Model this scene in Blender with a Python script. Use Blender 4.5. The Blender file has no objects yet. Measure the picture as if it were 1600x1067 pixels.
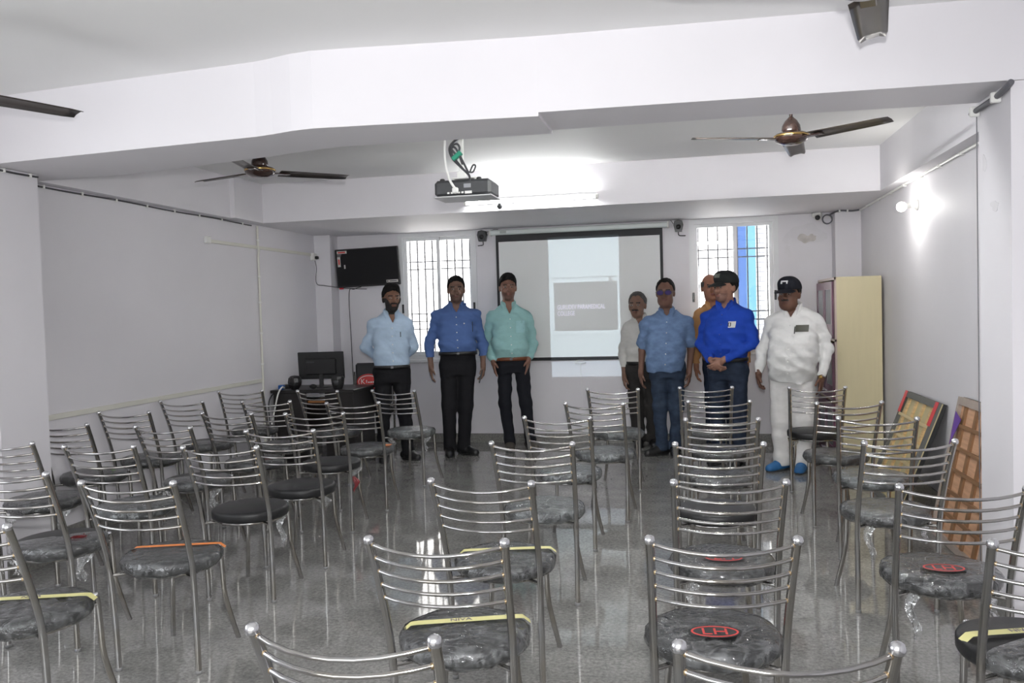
import bpy, math, random
import numpy as np
from mathutils import Vector, Matrix
from mathutils.bvhtree import BVHTree

R = math.radians
scene = bpy.context.scene
COL = scene.collection

# ------------------------------------------------------------------ camera
CAM_Z, CAM_Y = 1.45, -9.144
PITCH, ROLL, YAW, FPX = .0361, .0285, -.204, 1330.97
cd = bpy.data.cameras.new('camera')
cam = bpy.data.objects.new('camera', cd)
COL.objects.link(cam)
cd.sensor_width = 36.0
cd.lens = FPX / 1600 * 36
cd.clip_start = .05
_r0 = Vector((math.cos(YAW), -math.sin(YAW), 0))
_f0 = Vector((math.sin(YAW), math.cos(YAW), 0))
_f = _f0 * math.cos(PITCH) - Vector((0, 0, 1)) * math.sin(PITCH)
_u = _f0 * math.sin(PITCH) + Vector((0, 0, 1)) * math.cos(PITCH)
_rr = _r0 * math.cos(ROLL) - _u * math.sin(ROLL)
_uu = _r0 * math.sin(ROLL) + _u * math.cos(ROLL)
_m = Matrix((_rr, _uu, -_f)).transposed().to_4x4()
_m.translation = Vector((0, CAM_Y, CAM_Z))
cam.matrix_world = _m
scene.camera = cam

# ------------------------------------------------------------------ view, world, sun, added fills, flash
vs = scene.view_settings
vs.view_transform = 'Standard'
vs.look = 'None'
vs.gamma = 1.0
vs.use_curve_mapping = False
vs.exposure = 0.28
scene.cycles.max_bounces = 7
scene.cycles.transparent_max_bounces = 14
scene.cycles.sample_clamp_indirect = 6.0
scene.cycles.use_denoising = True

world = bpy.data.worlds.new('sky')
scene.world = world
world.use_nodes = True
bg = world.node_tree.nodes['Background']
bg.inputs[0].default_value = (.88, .94, 1.0, 1)
bg.inputs[1].default_value = 2.4


def light(name, kind, loc, energy, color=(1, 1, 1), rot=(0, 0, 0), **kw):
    d = bpy.data.lights.new(name, kind)
    d.energy = energy
    d.color = color
    for k, v in kw.items():
        setattr(d, k, v)
    o = bpy.data.objects.new(name, d)
    o.location = loc
    o.rotation_euler = rot
    COL.objects.link(o)
    return o


# sun over our roof onto the alley wall opposite the windows
light('sun', 'SUN', (0, -4, 8), 32.0, (1, .95, .88), (R(24), R(-8), 0), angle=R(.6))
# fill light added behind the photographer, set in an invented window
light('added_rear_fill', 'AREA', (-1.4, -10.78, 1.62), 30.0, (1, .985, .97), (R(-90), 0, R(180)), shape='RECTANGLE', size=3.6, size_y=1.5)
# side fill added in the near bay, set in an invented left window
light('added_side_fill', 'AREA', (-4.15, -7.6, 1.6), 8.0, (1, .985, .97), (R(90), 0, R(-90)), shape='RECTANGLE', size=2.4, size_y=1.4)
# flash on top of the photographer's camera
fl = light('camera_flash', 'SPOT', (0.02, CAM_Y + .02, CAM_Z + .16), 285.0, (1, .99, .985), (0, 0, 0), spot_size=R(110), spot_blend=1.0, shadow_soft_size=.03)
fl.rotation_euler = (R(84), 0, R(12))


# ------------------------------------------------------------------ materials
MATS = {}


def nodes_of(m):
    m.use_nodes = True
    nt = m.node_tree
    return nt, nt.nodes, nt.links, nt.nodes['Principled BSDF']


def mat(name, color, rough=.5, metal=0.0, spec=.5, var=0.0, scale=8.0, bump=0.0, bscale=60.0, coat=0.0, emit=None, estr=0.0, var2=None, stretch=None, alpha=None):
    """principled material with a procedural colour variation and fine relief"""
    if name in MATS:
        return MATS[name]
    m = bpy.data.materials.new(name)
    nt, N, L, p = nodes_of(m)
    c = (*color, 1)
    p.inputs['Base Color'].default_value = c
    p.inputs['Roughness'].default_value = rough
    p.inputs['Metallic'].default_value = metal
    p.inputs['Specular IOR Level'].default_value = spec
    p.inputs['Coat Weight'].default_value = coat
    tc = N.new('ShaderNodeTexCoord')
    src = tc.outputs['Object']
    if stretch:
        mp = N.new('ShaderNodeMapping')
        mp.inputs['Scale'].default_value = stretch
        L.new(src, mp.inputs[0])
        src = mp.outputs[0]
    if var or var2:
        nz = N.new('ShaderNodeTexNoise')
        nz.inputs['Scale'].default_value = scale
        nz.inputs['Detail'].default_value = 5
        L.new(src, nz.inputs['Vector'])
        cr = N.new('ShaderNodeValToRGB')
        cr.color_ramp.elements[0].position = .3
        cr.color_ramp.elements[1].position = .7
        if var2:
            cr.color_ramp.elements[0].color = c
            cr.color_ramp.elements[1].color = (*var2, 1)
        else:
            cr.color_ramp.elements[0].color = tuple(max(0, x * (1 - var)) for x in color) + (1,)
            cr.color_ramp.elements[1].color = tuple(min(1, x * (1 + var)) for x in color) + (1,)
        L.new(nz.outputs['Fac'], cr.inputs[0])
        L.new(cr.outputs[0], p.inputs['Base Color'])
    if bump:
        nb = N.new('ShaderNodeTexNoise')
        nb.inputs['Scale'].default_value = bscale
        nb.inputs['Detail'].default_value = 3
        L.new(src, nb.inputs['Vector'])
        b = N.new('ShaderNodeBump')
        b.inputs['Strength'].default_value = bump
        b.inputs['Distance'].default_value = .01
        L.new(nb.outputs['Fac'], b.inputs['Height'])
        L.new(b.outputs[0], p.inputs['Normal'])
    if emit:
        p.inputs['Emission Color'].default_value = (*emit, 1)
        p.inputs['Emission Strength'].default_value = estr
    if alpha is not None:
        p.inputs['Alpha'].default_value = alpha
    MATS[name] = m
    return m


def floor_material():
    m = bpy.data.materials.new('polished_grey_granite')
    nt, N, L, p = nodes_of(m)
    tc = N.new('ShaderNodeTexCoord')
    a = N.new('ShaderNodeTexNoise'); a.inputs['Scale'].default_value = 55; a.inputs['Detail'].default_value = 6; a.inputs['Roughness'].default_value = .75
    b = N.new('ShaderNodeTexNoise'); b.inputs['Scale'].default_value = 5; b.inputs['Detail'].default_value = 4
    v = N.new('ShaderNodeTexVoronoi'); v.inputs['Scale'].default_value = 120
    for n in (a, b, v):
        L.new(tc.outputs['Object'], n.inputs['Vector'])
    cr = N.new('ShaderNodeValToRGB')
    cr.color_ramp.elements[0].position = .36; cr.color_ramp.elements[0].color = (.17, .168, .16, 1)
    cr.color_ramp.elements[1].position = .62; cr.color_ramp.elements[1].color = (.34, .335, .32, 1)
    L.new(a.outputs['Fac'], cr.inputs[0])
    cb = N.new('ShaderNodeValToRGB')
    cb.color_ramp.elements[0].position = .35; cb.color_ramp.elements[0].color = (.82, .82, .82, 1)
    cb.color_ramp.elements[1].position = .7; cb.color_ramp.elements[1].color = (1.1, 1.1, 1.1, 1)
    L.new(b.outputs['Fac'], cb.inputs[0])
    mx = N.new('ShaderNodeMix'); mx.data_type = 'RGBA'; mx.blend_type = 'MULTIPLY'; mx.inputs['Factor'].default_value = 1
    L.new(cr.outputs[0], mx.inputs['A']); L.new(cb.outputs[0], mx.inputs['B'])
    cv = N.new('ShaderNodeValToRGB')
    cv.color_ramp.elements[0].position = .08; cv.color_ramp.elements[0].color = (.75, .75, .75, 1)
    cv.color_ramp.elements[1].position = .3; cv.color_ramp.elements[1].color = (1, 1, 1, 1)
    L.new(v.outputs['Distance'], cv.inputs[0])
    m2 = N.new('ShaderNodeMix'); m2.data_type = 'RGBA'; m2.blend_type = 'MULTIPLY'; m2.inputs['Factor'].default_value = 1
    L.new(mx.outputs['Result'], m2.inputs['A']); L.new(cv.outputs[0], m2.inputs['B'])
    L.new(m2.outputs['Result'], p.inputs['Base Color'])
    p.inputs['Roughness'].default_value = .045
    p.inputs['Specular IOR Level'].default_value = .62
    return m


def plastic_material(name, haze, tint=(.9, .93, .95)):
    """crinkled clear packing film"""
    m = bpy.data.materials.new(name)
    nt, N, L, p = nodes_of(m)
    out = N['Material Output']
    N.remove(p)
    tc = N.new('ShaderNodeTexCoord')
    nz = N.new('ShaderNodeTexNoise'); nz.inputs['Scale'].default_value = 21; nz.inputs['Detail'].default_value = 3; nz.inputs['Distortion'].default_value = 1.6
    L.new(tc.outputs['Object'], nz.inputs['Vector'])
    bp = N.new('ShaderNodeBump'); bp.inputs['Strength'].default_value = .8; bp.inputs['Distance'].default_value = .02
    L.new(nz.outputs['Fac'], bp.inputs['Height'])
    gl = N.new('ShaderNodeBsdfGlossy'); gl.inputs['Roughness'].default_value = .10; gl.inputs['Color'].default_value = (1, 1, 1, 1)
    L.new(bp.outputs[0], gl.inputs['Normal'])
    df = N.new('ShaderNodeBsdfDiffuse'); df.inputs['Color'].default_value = (*tint, 1)
    tr = N.new('ShaderNodeBsdfTransparent'); tr.inputs['Color'].default_value = (.96, .97, .98, 1)
    cr = N.new('ShaderNodeMapRange')
    cr.inputs['From Min'].default_value = .45; cr.inputs['From Max'].default_value = .75
    cr.inputs['To Min'].default_value = haze * .35; cr.inputs['To Max'].default_value = haze * 2.2
    L.new(nz.outputs['Fac'], cr.inputs[0])
    a = N.new('ShaderNodeMixShader')
    L.new(cr.outputs[0], a.inputs[0]); L.new(tr.outputs[0], a.inputs[1]); L.new(df.outputs[0], a.inputs[2])
    b = N.new('ShaderNodeMixShader')
    fr = N.new('ShaderNodeFresnel'); fr.inputs['IOR'].default_value = 1.75
    L.new(bp.outputs[0], fr.inputs['Normal'])
    L.new(fr.outputs[0], b.inputs[0])
    L.new(a.outputs[0], b.inputs[1]); L.new(gl.outputs[0], b.inputs[2])
    L.new(b.outputs[0], out.inputs[0])
    MATS[name] = m
    return m


def glass_material(name, gloss=.07, tint=(.97, .98, 1)):
    m = bpy.data.materials.new(name)
    nt, N, L, p = nodes_of(m)
    out = N['Material Output']; N.remove(p)
    gl = N.new('ShaderNodeBsdfGlossy'); gl.inputs['Roughness'].default_value = .02
    tr = N.new('ShaderNodeBsdfTransparent'); tr.inputs['Color'].default_value = (*tint, 1)
    mx = N.new('ShaderNodeMixShader'); mx.inputs[0].default_value = gloss
    L.new(tr.outputs[0], mx.inputs[1]); L.new(gl.outputs[0], mx.inputs[2]); L.new(mx.outputs[0], out.inputs[0])
    return m


def brick_material():
    m = bpy.data.materials.new('whitewashed_brick')
    nt, N, L, p = nodes_of(m)
    tc = N.new('ShaderNodeTexCoord')
    mp = N.new('ShaderNodeMapping'); mp.inputs['Rotation'].default_value = (R(90), 0, 0)
    L.new(tc.outputs['Object'], mp.inputs[0])
    b = N.new('ShaderNodeTexBrick')
    b.inputs['Scale'].default_value = 4.2
    b.inputs['Color1'].default_value = (.80, .79, .76, 1); b.inputs['Color2'].default_value = (.70, .69, .67, 1)
    b.inputs['Mortar'].default_value = (.26, .26, .27, 1); b.inputs['Mortar Size'].default_value = .016
    L.new(mp.outputs[0], b.inputs['Vector'])
    L.new(b.outputs['Color'], p.inputs['Base Color'])
    p.inputs['Roughness'].default_value = .9
    return m


WALL = mat('lavender_wall_paint', (.745, .728, .758), .58, spec=.35, var=.025, scale=1.3, bump=.05, bscale=9)
BACKWALL = mat('lavender_wall_paint_back', (.73, .712, .742), .45, spec=.4, var=.03, scale=1.7, bump=.10, bscale=11)
CEIL = mat('white_ceiling_paint', (.82, .82, .815), .6, var=.02, scale=1.1, bump=.12, bscale=4)
FLOOR = floor_material()
SKIRT = mat('grey_granite_skirting', (.22, .215, .20), .25, var=.25, scale=60)
CHROME = mat('chrome_steel', (.50, .50, .51), .10, metal=1.0, var=.08, scale=6, var2=(.44, .41, .36))
CHROME2 = mat('bright_chrome_cap', (.72, .72, .74), .2, metal=1.0)
WELD = mat('heat_tinted_weld', (.50, .38, .24), .32, metal=1.0)
SEAT = mat('black_leatherette', (.013, .013, .014), .42, spec=.45, bump=.12, bscale=260)
FILM = plastic_material('clear_packing_film', .075)
FILMB = plastic_material('cloudy_packing_film', .15, (.86, .92, .94))
RUBBER = mat('grey_rubber', (.25, .25, .25), .7)
BLACK = mat('black_plastic', (.014, .014, .015), .35, bump=.05, bscale=200)
DARK = mat('charcoal_plastic', (.045, .047, .05), .45, var=.1, scale=20)
WHITEP = mat('white_plastic', (.80, .80, .77), .4)
CREAM = mat('cream_trunking', (.70, .69, .62), .45)
CABLE = mat('dark_grey_cable', (.045, .045, .05), .5)
GREYPIPE = mat('grey_conduit', (.13, .13, .145), .45)
ALU = mat('white_aluminium', (.74, .75, .76), .35, metal=0.0, var=.03, scale=5)
GRILLE = mat('painted_iron_grille', (.14, .14, .15), .5)
GLASS = glass_material('window_glass')
BRICK = brick_material()
BROWN = mat('dark_brown_enamel', (.035, .018, .014), .18, var=.2, scale=9, coat=.4)
BROWNB = mat('brown_metallic_blade', (.075, .062, .055), .28, metal=.35, var=.15, scale=7)
GOLD = mat('brass_trim', (.55, .36, .13), .25, metal=1.0)
TUBE = mat('lit_fluorescent_tube', (1, 1, 1), .4, emit=(.97, .98, .97), estr=38.0)
BULB = mat('lit_bulb', (1, 1, 1), .4, emit=(1.0, .98, .94), estr=14.0)
WOODD = mat('black_laminate', (.018, .016, .016), .35, var=.2, scale=5, stretch=(1, 12, 12))
BEIGE = mat('beige_laminate', (.60, .53, .335), .4, var=.02, scale=4, stretch=(8, 8, .6))
MAROON = mat('plum_laminate', (.13, .05, .085), .35, var=.1, scale=5)
PINKISH = mat('pinkish_edge_strip', (.50, .40, .36), .4)
FROST = mat('frosted_glass_panel', (.25, .27, .28), .22, spec=.6)
PINE = mat('pine_batten', (.60, .42, .20), .6, var=.18, scale=6, stretch=(1, 1, 14))
PINE2 = mat('pink_plywood', (.56, .33, .20), .6, var=.15, scale=5, stretch=(1, 1, 10))
SLAT = mat('dark_brown_slat', (.23, .12, .055), .6, var=.15, scale=6)
BLACKF = mat('black_frame_paint', (.02, .02, .02), .5)
GREYF = mat('grey_canvas_edge', (.13, .13, .12), .8)
RED = mat('red_tape', (.62, .035, .045), .5)
SCREEN = mat('matte_white_screen', (.83, .845, .835), .85)
SCREENB = mat('black_screen_border', (.012, .012, .014), .6)
CASE = mat('pale_green_white_metal', (.66, .71, .69), .35)
YELLOW = mat('yellow_label_tape', (.72, .68, .30), .45)
ORANGE = mat('orange_label_tape', (.80, .25, .06), .45)
PURPLE = mat('purple_print', (.10, .07, .16), .5)
PURPLE2 = mat('purple_paper', (.13, .05, .30), .6)
LOGORED = mat('red_print', (.62, .05, .045), .5)
GREEN = mat('green_tape', (.02, .28, .17), .45)
BLUEP = mat('bright_blue_paint', (.006, .035, .12), .6)
BLUE2 = mat('sky_blue_paint', (.18, .52, .85), .6)
CONC = mat('pale_render', (.75, .75, .73), .85)
LETTER = mat('pale_lavender_projection', (.75, .74, .85), .8, emit=(.62, .60, .75), estr=.55)


# ------------------------------------------------------------------ mesh helpers
class MB:
    """collects shapes, builds ONE mesh object"""

    def __init__(s):
        s.v = []; s.f = []; s.sm = []; s.mi = []

    def add(s, v, f, smooth=False, mi=0):
        o = len(s.v)
        s.v += [tuple(p) for p in v]
        s.f += [tuple(i + o for i in q) for q in f]
        s.sm += [smooth] * len(f)
        s.mi += [mi] * len(f)
        return s

    def box(s, x0, x1, y0, y1, z0, z1, mi=0, M=None):
        v = [Vector((x, y, z)) for x in (x0, x1) for y in (y0, y1) for z in (z0, z1)]
        if M is not None:
            v = [M @ p for p in v]
        return s.add(v, [(0, 1, 3, 2), (4, 6, 7, 5), (0, 4, 5, 1), (2, 3, 7, 6), (0, 2, 6, 4), (1, 5, 7, 3)], False, mi)

    def bbox(s, x0, x1, y0, y1, z0, z1, b=.005, mi=0, M=None):
        """box with chamfered edges"""
        v = []
        idx = {}
        xs, ys, zs = (x0, x1), (y0, y1), (z0, z1)
        for i in (0, 1):
            for j in (0, 1):
                for k in (0, 1):
                    sx, sy, sz = (1, -1)[i], (1, -1)[j], (1, -1)[k]
                    for ax in range(3):
                        p = [xs[i] + sx * b, ys[j] + sy * b, zs[k] + sz * b]
                        p[ax] = (xs, ys, zs)[ax][(i, j, k)[ax]]
                        idx[(i, j, k, ax)] = len(v)
                        v.append(Vector(p))
        f = []
        for ax in range(3):
            o = [a for a in range(3) if a != ax]
            for e in (0, 1):
                q = []
                for (a, b2) in ((0, 0), (1, 0), (1, 1), (0, 1)):
                    c = [0, 0, 0]; c[ax] = e; c[o[0]] = a; c[o[1]] = b2
                    q.append(idx[(*c, ax)])
                f.append(tuple(q))
        for ax in range(3):
            o = [a for a in range(3) if a != ax]
            for a in (0, 1):
                for b2 in (0, 1):
                    q = []
                    for e, w in ((0, o[0]), (0, o[1]), (1, o[1]), (1, o[0])):
                        c = [0, 0, 0]; c[ax] = e; c[o[0]] = a; c[o[1]] = b2
                        q.append(idx[(*c, w)])
                    f.append(tuple(q))
        for i in (0, 1):
            for j in (0, 1):
                for k in (0, 1):
                    f.append(tuple(idx[(i, j, k, a)] for a in range(3)))
        if M is not None:
            v = [M @ p for p in v]
        return s.add(v, f, False, mi)

    def tube(s, pts, r, n=10, caps=True, mi=0):
        pts = [Vector(p) for p in pts]
        rs = r if isinstance(r, (list, tuple)) else [r] * len(pts)
        v = []; f = []
        up = None
        for i, p in enumerate(pts):
            d = (pts[min(i + 1, len(pts) - 1)] - pts[max(i - 1, 0)]).normalized()
            if up is None:
                a = Vector((0, 0, 1)) if abs(d.z) < .9 else Vector((1, 0, 0))
                up = (a - d * a.dot(d)).normalized()
            else:
                up = (up - d * up.dot(d)).normalized()
            w = d.cross(up)
            for k in range(n):
                t = 2 * math.pi * k / n
                v.append(p + (up * math.cos(t) + w * math.sin(t)) * rs[i])
        for i in range(len(pts) - 1):
            for k in range(n):
                a, b = i * n + k, i * n + (k + 1) % n
                f.append((a, b, b + n, a + n))
        s.add(v, f, True, mi)
        if caps:
            m = len(pts) - 1
            s.add(v[:n], [tuple(range(n))[::-1]], False, mi)
            s.add(v[m * n:], [tuple(range(n))], False, mi)
        return s

    def lathe(s, prof, c=(0, 0, 0), n=24, mi=0, M=None, smooth=True, sx=1, sy=1):
        """prof: (radius, z) from bottom to top"""
        v = []; f = []
        for r, z in prof:
            for k in range(n):
                t = 2 * math.pi * k / n
                v.append(Vector((c[0] + sx * r * math.cos(t), c[1] + sy * r * math.sin(t), c[2] + z)))
        for i in range(len(prof) - 1):
            for k in range(n):
                a, b = i * n + k, i * n + (k + 1) % n
                f.append((a, b, b + n, a + n))
        f.append(tuple(range(n))[::-1])
        o = (len(prof) - 1) * n
        f.append(tuple(range(o, o + n)))
        if M is not None:
            v = [M @ p for p in v]
        return s.add(v, f, smooth, mi)

    def ball(s, c, r, n=12, mi=0, sc=(1, 1, 1)):
        prof = [(max(1e-4, r * math.sin(math.pi * i / n)), -r * math.cos(math.pi * i / n)) for i in range(n + 1)]
        M = Matrix.Translation(c) @ Matrix.Diagonal((*sc, 1))
        return s.lathe(prof, (0, 0, 0), n + 4, mi, M)

    def prism(s, poly, z0, z1, mi=0, M=None):
        n = len(poly)
        v = [Vector((x, y, z0)) for x, y in poly] + [Vector((x, y, z1)) for x, y in poly]
        f = [tuple(range(n))[::-1], tuple(range(n, 2 * n))] + [(i, (i + 1) % n, (i + 1) % n + n, i + n) for i in range(n)]
        if M is not None:
            v = [M @ p for p in v]
        return s.add(v, f, False, mi)

    def build(s, name, mats, parent=None, loc=None, rot=None):
        me = bpy.data.meshes.new(name)
        me.from_pydata(s.v, [], s.f)
        me.polygons.foreach_set('use_smooth', s.sm)
        me.polygons.foreach_set('material_index', s.mi)
        for m in (mats if isinstance(mats, (list, tuple)) else [mats]):
            me.materials.append(m)
        me.update()
        o = bpy.data.objects.new(name, me)
        COL.objects.link(o)
        if parent:
            o.parent = parent
        if loc:
            o.location = loc
        if rot:
            o.rotation_euler = rot
        return o


def tag(o, label, cat, group=None):
    o['label'] = label
    o['category'] = cat
    if group:
        o['group'] = group
    return o


def thing(name, label, cat, loc=(0, 0, 0), rz=0.0, group=None):
    o = bpy.data.objects.new(name, None)
    o.empty_display_size = .1
    COL.objects.link(o)
    o.location = loc
    o.rotation_euler = (0, 0, rz)
    return tag(o, label, cat, group)


def struct(o):
    o['kind'] = 'structure'
    return o


def link_copy(o, parent):
    c = o.copy()
    COL.objects.link(c)
    c.parent = parent
    return c


def text_object(name, body, size, m, parent, M, extrude=.0006, align='CENTER'):
    cu = bpy.data.curves.new(name, 'FONT')
    cu.body = body
    cu.size = size
    cu.extrude = extrude
    cu.align_x = align
    cu.align_y = 'CENTER'
    cu.resolution_u = 3
    t = bpy.data.objects.new(name + '_curve', cu)
    COL.objects.link(t)
    bpy.context.view_layer.update()
    me = bpy.data.meshes.new_from_object(t.evaluated_get(bpy.context.evaluated_depsgraph_get()))
    bpy.data.objects.remove(t)
    me.name = name
    me.materials.clear()
    me.materials.append(m)
    o = bpy.data.objects.new(name, me)
    COL.objects.link(o)
    if parent:
        o.parent = parent
    o.matrix_basis = M
    return o


def smooth_path(pts, n=6):
    """Catmull-Rom through points"""
    P = [Vector(p) for p in pts]
    out = []
    for i in range(len(P) - 1):
        a, b, c, d = P[max(i - 1, 0)], P[i], P[i + 1], P[min(i + 2, len(P) - 1)]
        for k in range(n):
            t = k / n
            out.append(.5 * ((2 * b) + (c - a) * t + (2 * a - 5 * b + 4 * c - d) * t * t + (3 * b - a - 3 * c + d) * t ** 3))
    out.append(P[-1])
    return out


# ================================================================== the room
XL, XR, YF, ZC, ZB = -4.08, 1.69, -10.7, 2.718, 2.35

struct(MB().box(XL - .2, XR + .2, YF - .2, .14, -.12, 0).build('floor', FLOOR))
struct(MB().box(XL - .2, XR + .2, YF - .2, .14, ZC, ZC + .15).build('ceiling', CEIL))
b = MB()
b.box(XL - .16, XL, YF - .2, -8.85, 0, ZC).box(XL - .16, XL, -6.35, .14, 0, ZC)
b.box(XL - .16, XL, -8.85, -6.35, 0, .86).box(XL - .16, XL, -8.85, -6.35, 2.34, ZC)  # opening made for the added side light
struct(b.build('wall_left', WALL))
wf = MB()
for y in (-8.85, -7.62, -6.39):
    wf.box(XL - .12, XL - .08, y, y + .04, .86, 2.34)
wf.box(XL - .12, XL - .08, -8.85, -6.35, .86, .90).box(XL - .12, XL - .08, -8.85, -6.35, 2.30, 2.34)
struct(wf.build('window_4', ALU))  # frame of an invented window, unseen, added with the side fill
struct(MB().box(XR, XR + .16, YF - .2, .14, 0, ZC).build('wall_right', WALL))
# wall behind the photographer; its wide window is invented to let light in
b = MB()
b.box(XL, XR, YF - .14, YF, 0, .86)
b.box(XL, XR, YF - .14, YF, 2.38, ZC)
b.box(XL, -3.2, YF - .14, YF, .86, 2.38)
b.box(.4, XR, YF - .14, YF, .86, 2.38)
struct(b.build('wall_front', WALL))
wf = MB()
for x in (-3.2, -2.02, -.82, .36):
    wf.box(x, x + .04, YF - .10, YF - .05, .86, 2.38)
wf.box(-3.2, .4, YF - .10, YF - .05, .86, .90).box(-3.2, .4, YF - .10, YF - .05, 2.34, 2.38)
struct(wf.build('window_3', ALU))

# back wall with its two window openings
W1 = (-3.16, -2.265, .935, 2.345)
W2 = (.03, .925, .965, 2.345)
b = MB()
T = .13
b.box(XL, W1[0], 0, T, 0, ZC).box(W1[1], W2[0], 0, T, 0, ZC).box(W2[1], XR, 0, T, 0, ZC)
b.box(W1[0], W1[1], 0, T, 0, W1[2]).box(W2[0], W2[1], 0, T, 0, W2[2])
b.box(W1[0], W1[1], 0, T, W1[3], ZC).box(W2[0], W2[1], 0, T, W2[3], ZC)
wb = struct(b.build('wall_back', BACKWALL))

# damp stain and plaster patches on the back wall (shallow real patches of bare plaster)
rnd = random.Random(4)


def blot(name, cx, cz, rx, rz, m, parent, seed, Y=-.002, plane='XZ', X=None):
    rr = random.Random(seed)
    n = 22
    ph = [rr.uniform(0, 6.28) for _ in range(4)]
    pts = []
    for k in range(n):
        t = 2 * math.pi * k / n
        w = 1 + .22 * math.sin(2 * t + ph[0]) + .16 * math.sin(3 * t + ph[1]) + .1 * math.sin(5 * t + ph[2])
        pts.append((cx + rx * w * math.cos(t), cz + rz * w * math.sin(t)))
    if plane == 'XZ':
        v = [(x, Y, z) for x, z in pts] + [(x, 0, z) for x, z in pts]
    else:
        v = [(X, x, z) for x, z in pts] + [(X + .002, x, z) for x, z in pts]
    f = [tuple(range(n))] + [(i, i + n, (i + 1) % n + n, (i + 1) % n) for i in range(n)]
    return MB().add(v, f).build(name, m, parent)


STAIN = mat('bare_plaster_stain', (.58, .55, .53), .9, var=.15, scale=14)
STAIN2 = mat('pale_filler_patch', (.70, .685, .71), .7, var=.03, scale=10)
blot('plaster_patch', 1.19, 2.14, .17, .12, STAIN2, wb, 3)
blot('plaster_patch', 1.20, 2.10, .075, .05, STAIN, wb, 7, Y=-.003)
blot('plaster_patch', 1.26, 2.12, .03, .022, STAIN, wb, 9, Y=-.0035)
blot('plaster_patch', 1.02, 1.98, .03, .06, STAIN2, wb, 12)

# corner pillars of the back wall
struct(MB().box(XL, -3.89, -.21, 0, 0, ZB).build('pillar_back_left', WALL))
struct(MB().box(1.447, XR, -.2, 0, 0, ZB).build('pillar_back_right', WALL))
# mid-room pillars that carry the cross beam
struct(MB().box(XL, -3.83, -5.02, -4.645, 0, ZB).build('pillar_left', WALL))
pr = struct(MB().box(1.364, XR, -5.13, -4.72, 0, ZB + .015).build('pillar_right', WALL))
blot('plaster_patch', -4.80, 2.07, .022, .045, STAIN2, pr, 21, plane='YZ', X=1.362)
blot('plaster_patch', -4.93, 1.86, .05, .022, STAIN2, pr, 23, plane='YZ', X=1.362)

# cross beam: bulging left part, stepped soffit
left_plan = [(XL, -5.0), (-3.72, -5.04), (-2.9, -5.13), (-2.30, -5.19), (-2.08, -5.215), (-1.98, -5.24), (-1.86, -5.28), (-1.74, -5.298), (-1.5, -5.28), (-1.2, -5.25), (-.66, -5.20),
             (-.66, -4.79), (-1.2, -4.81), (-1.795, -4.842), (-2.05, -4.78), (-2.318, -4.698), (-2.9, -4.56), (-3.354, -4.47), (XL, -4.45)]
right_plan = [(-.66, -5.20), (.3, -5.165), (1.364, -5.13), (XR, -5.12), (XR, -4.71), (1.149, -4.72), (.4, -4.77), (-.66, -4.79)]
struct(MB().prism(left_plan, ZB, ZC).build('beam_cross_left', WALL))
struct(MB().prism(right_plan, ZB + .018, ZC).build('beam_cross_right', WALL))
# side beams along the walls and the deep beam over the back wall
struct(MB().box(XL, -3.985, -4.46, -2.15, ZB, ZC).box(XL, -3.937, -2.15, -1.64, ZB, ZC).build('beam_left', WALL))
struct(MB().box(1.57, XR, -4.715, -1.64, ZB, ZC).build('beam_right', WALL))
struct(MB().box(XL, XR, -1.64, 0, ZB, ZC).build('beam_back', WALL))

# granite skirting
struct(MB().box(-3.89, 1.447, -.014, 0, 0, .10).build('baseboard_back', SKIRT))
struct(MB().box(XL, XL + .014, -4.645, -.21, 0, .10).build('baseboard_left', SKIRT))
struct(MB().box(XR - .014, XR, -4.72, -.2, 0, .10).build('baseboard_right', SKIRT))
struct(MB().box(-3.83, -3.816, -5.02, -4.645, 0, .10).build('baseboard_pillar_left', SKIRT))
struct(MB().box(1.35, 1.364, -5.13, -4.72, 0, .10).build('baseboard_pillar_right', SKIRT))


# ------------------------------------------------------------------ windows
def window(idx, W, hbars, vspace, slide):
    x0, x1, z0, z1 = W
    w = bpy.data.objects.new('window_%d' % idx, None)
    COL.objects.link(w)
    w.location = ((x0 + x1) / 2, 0, z0)
    struct(w)
    ox, oz = (x0 + x1) / 2, z0
    hw, hh = (x1 - x0) / 2, z1 - z0
    f = MB()
    f.box(-hw, -hw + .05, -.012, .10, 0, hh).box(hw - .05, hw, -.012, .10, 0, hh)
    f.box(-hw + .05, hw - .05, -.012, .10, hh - .05, hh).box(-hw + .05, hw - .05, -.012, .10, 0, .05)
    f.build('window_frame', ALU, w)
    MB().bbox(-hw - .03, hw + .03, -.045, .0, -.035, 0, .004).build('window_sill', ALU, w)
    for s in (-1, 1):
        yy = .035 if s < 0 else .065
        a, c = (-hw + .05, .02 + slide) if s < 0 else (-.02 + slide, hw - .05)
        sh = MB()
        sh.box(a, a + .035, yy - .012, yy + .012, .05, hh - .05).box(c - .035, c, yy - .012, yy + .012, .05, hh - .05)
        sh.box(a, c, yy - .0121, yy + .0121, .05, .085).box(a, c, yy - .0121, yy + .0121, hh - .085, hh - .05)
        sash = sh.build('sash', ALU, w)
        MB().box(a + .03, c - .03, yy - .003, yy + .003, .08, hh - .08).build('pane', GLASS, sash)
    for s in (-1, 1):
        MB().bbox(s * (hw - .036) - .011, s * (hw - .036) + .011, -.026, -.011, .52, .62, .003).build('latch', BLACK, w)
    x = -hw + .095
    while x < hw - .05:
        MB().box(x - .007, x + .007, .108, .122, 0, hh).build('grille_bar', GRILLE, w)
        x += vspace
    for z in hbars:
        MB().box(-hw, hw, .109, .121, z - oz - .006, z - oz + .006).build('grille_bar', GRILLE, w)
    return w


window(1, W1, (2.03, 1.945, 1.443, 1.357, 1.27), .087, 0.0)
window(2, W2, (2.03, 1.945, 1.375, 1.29), .1, .02)

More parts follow.
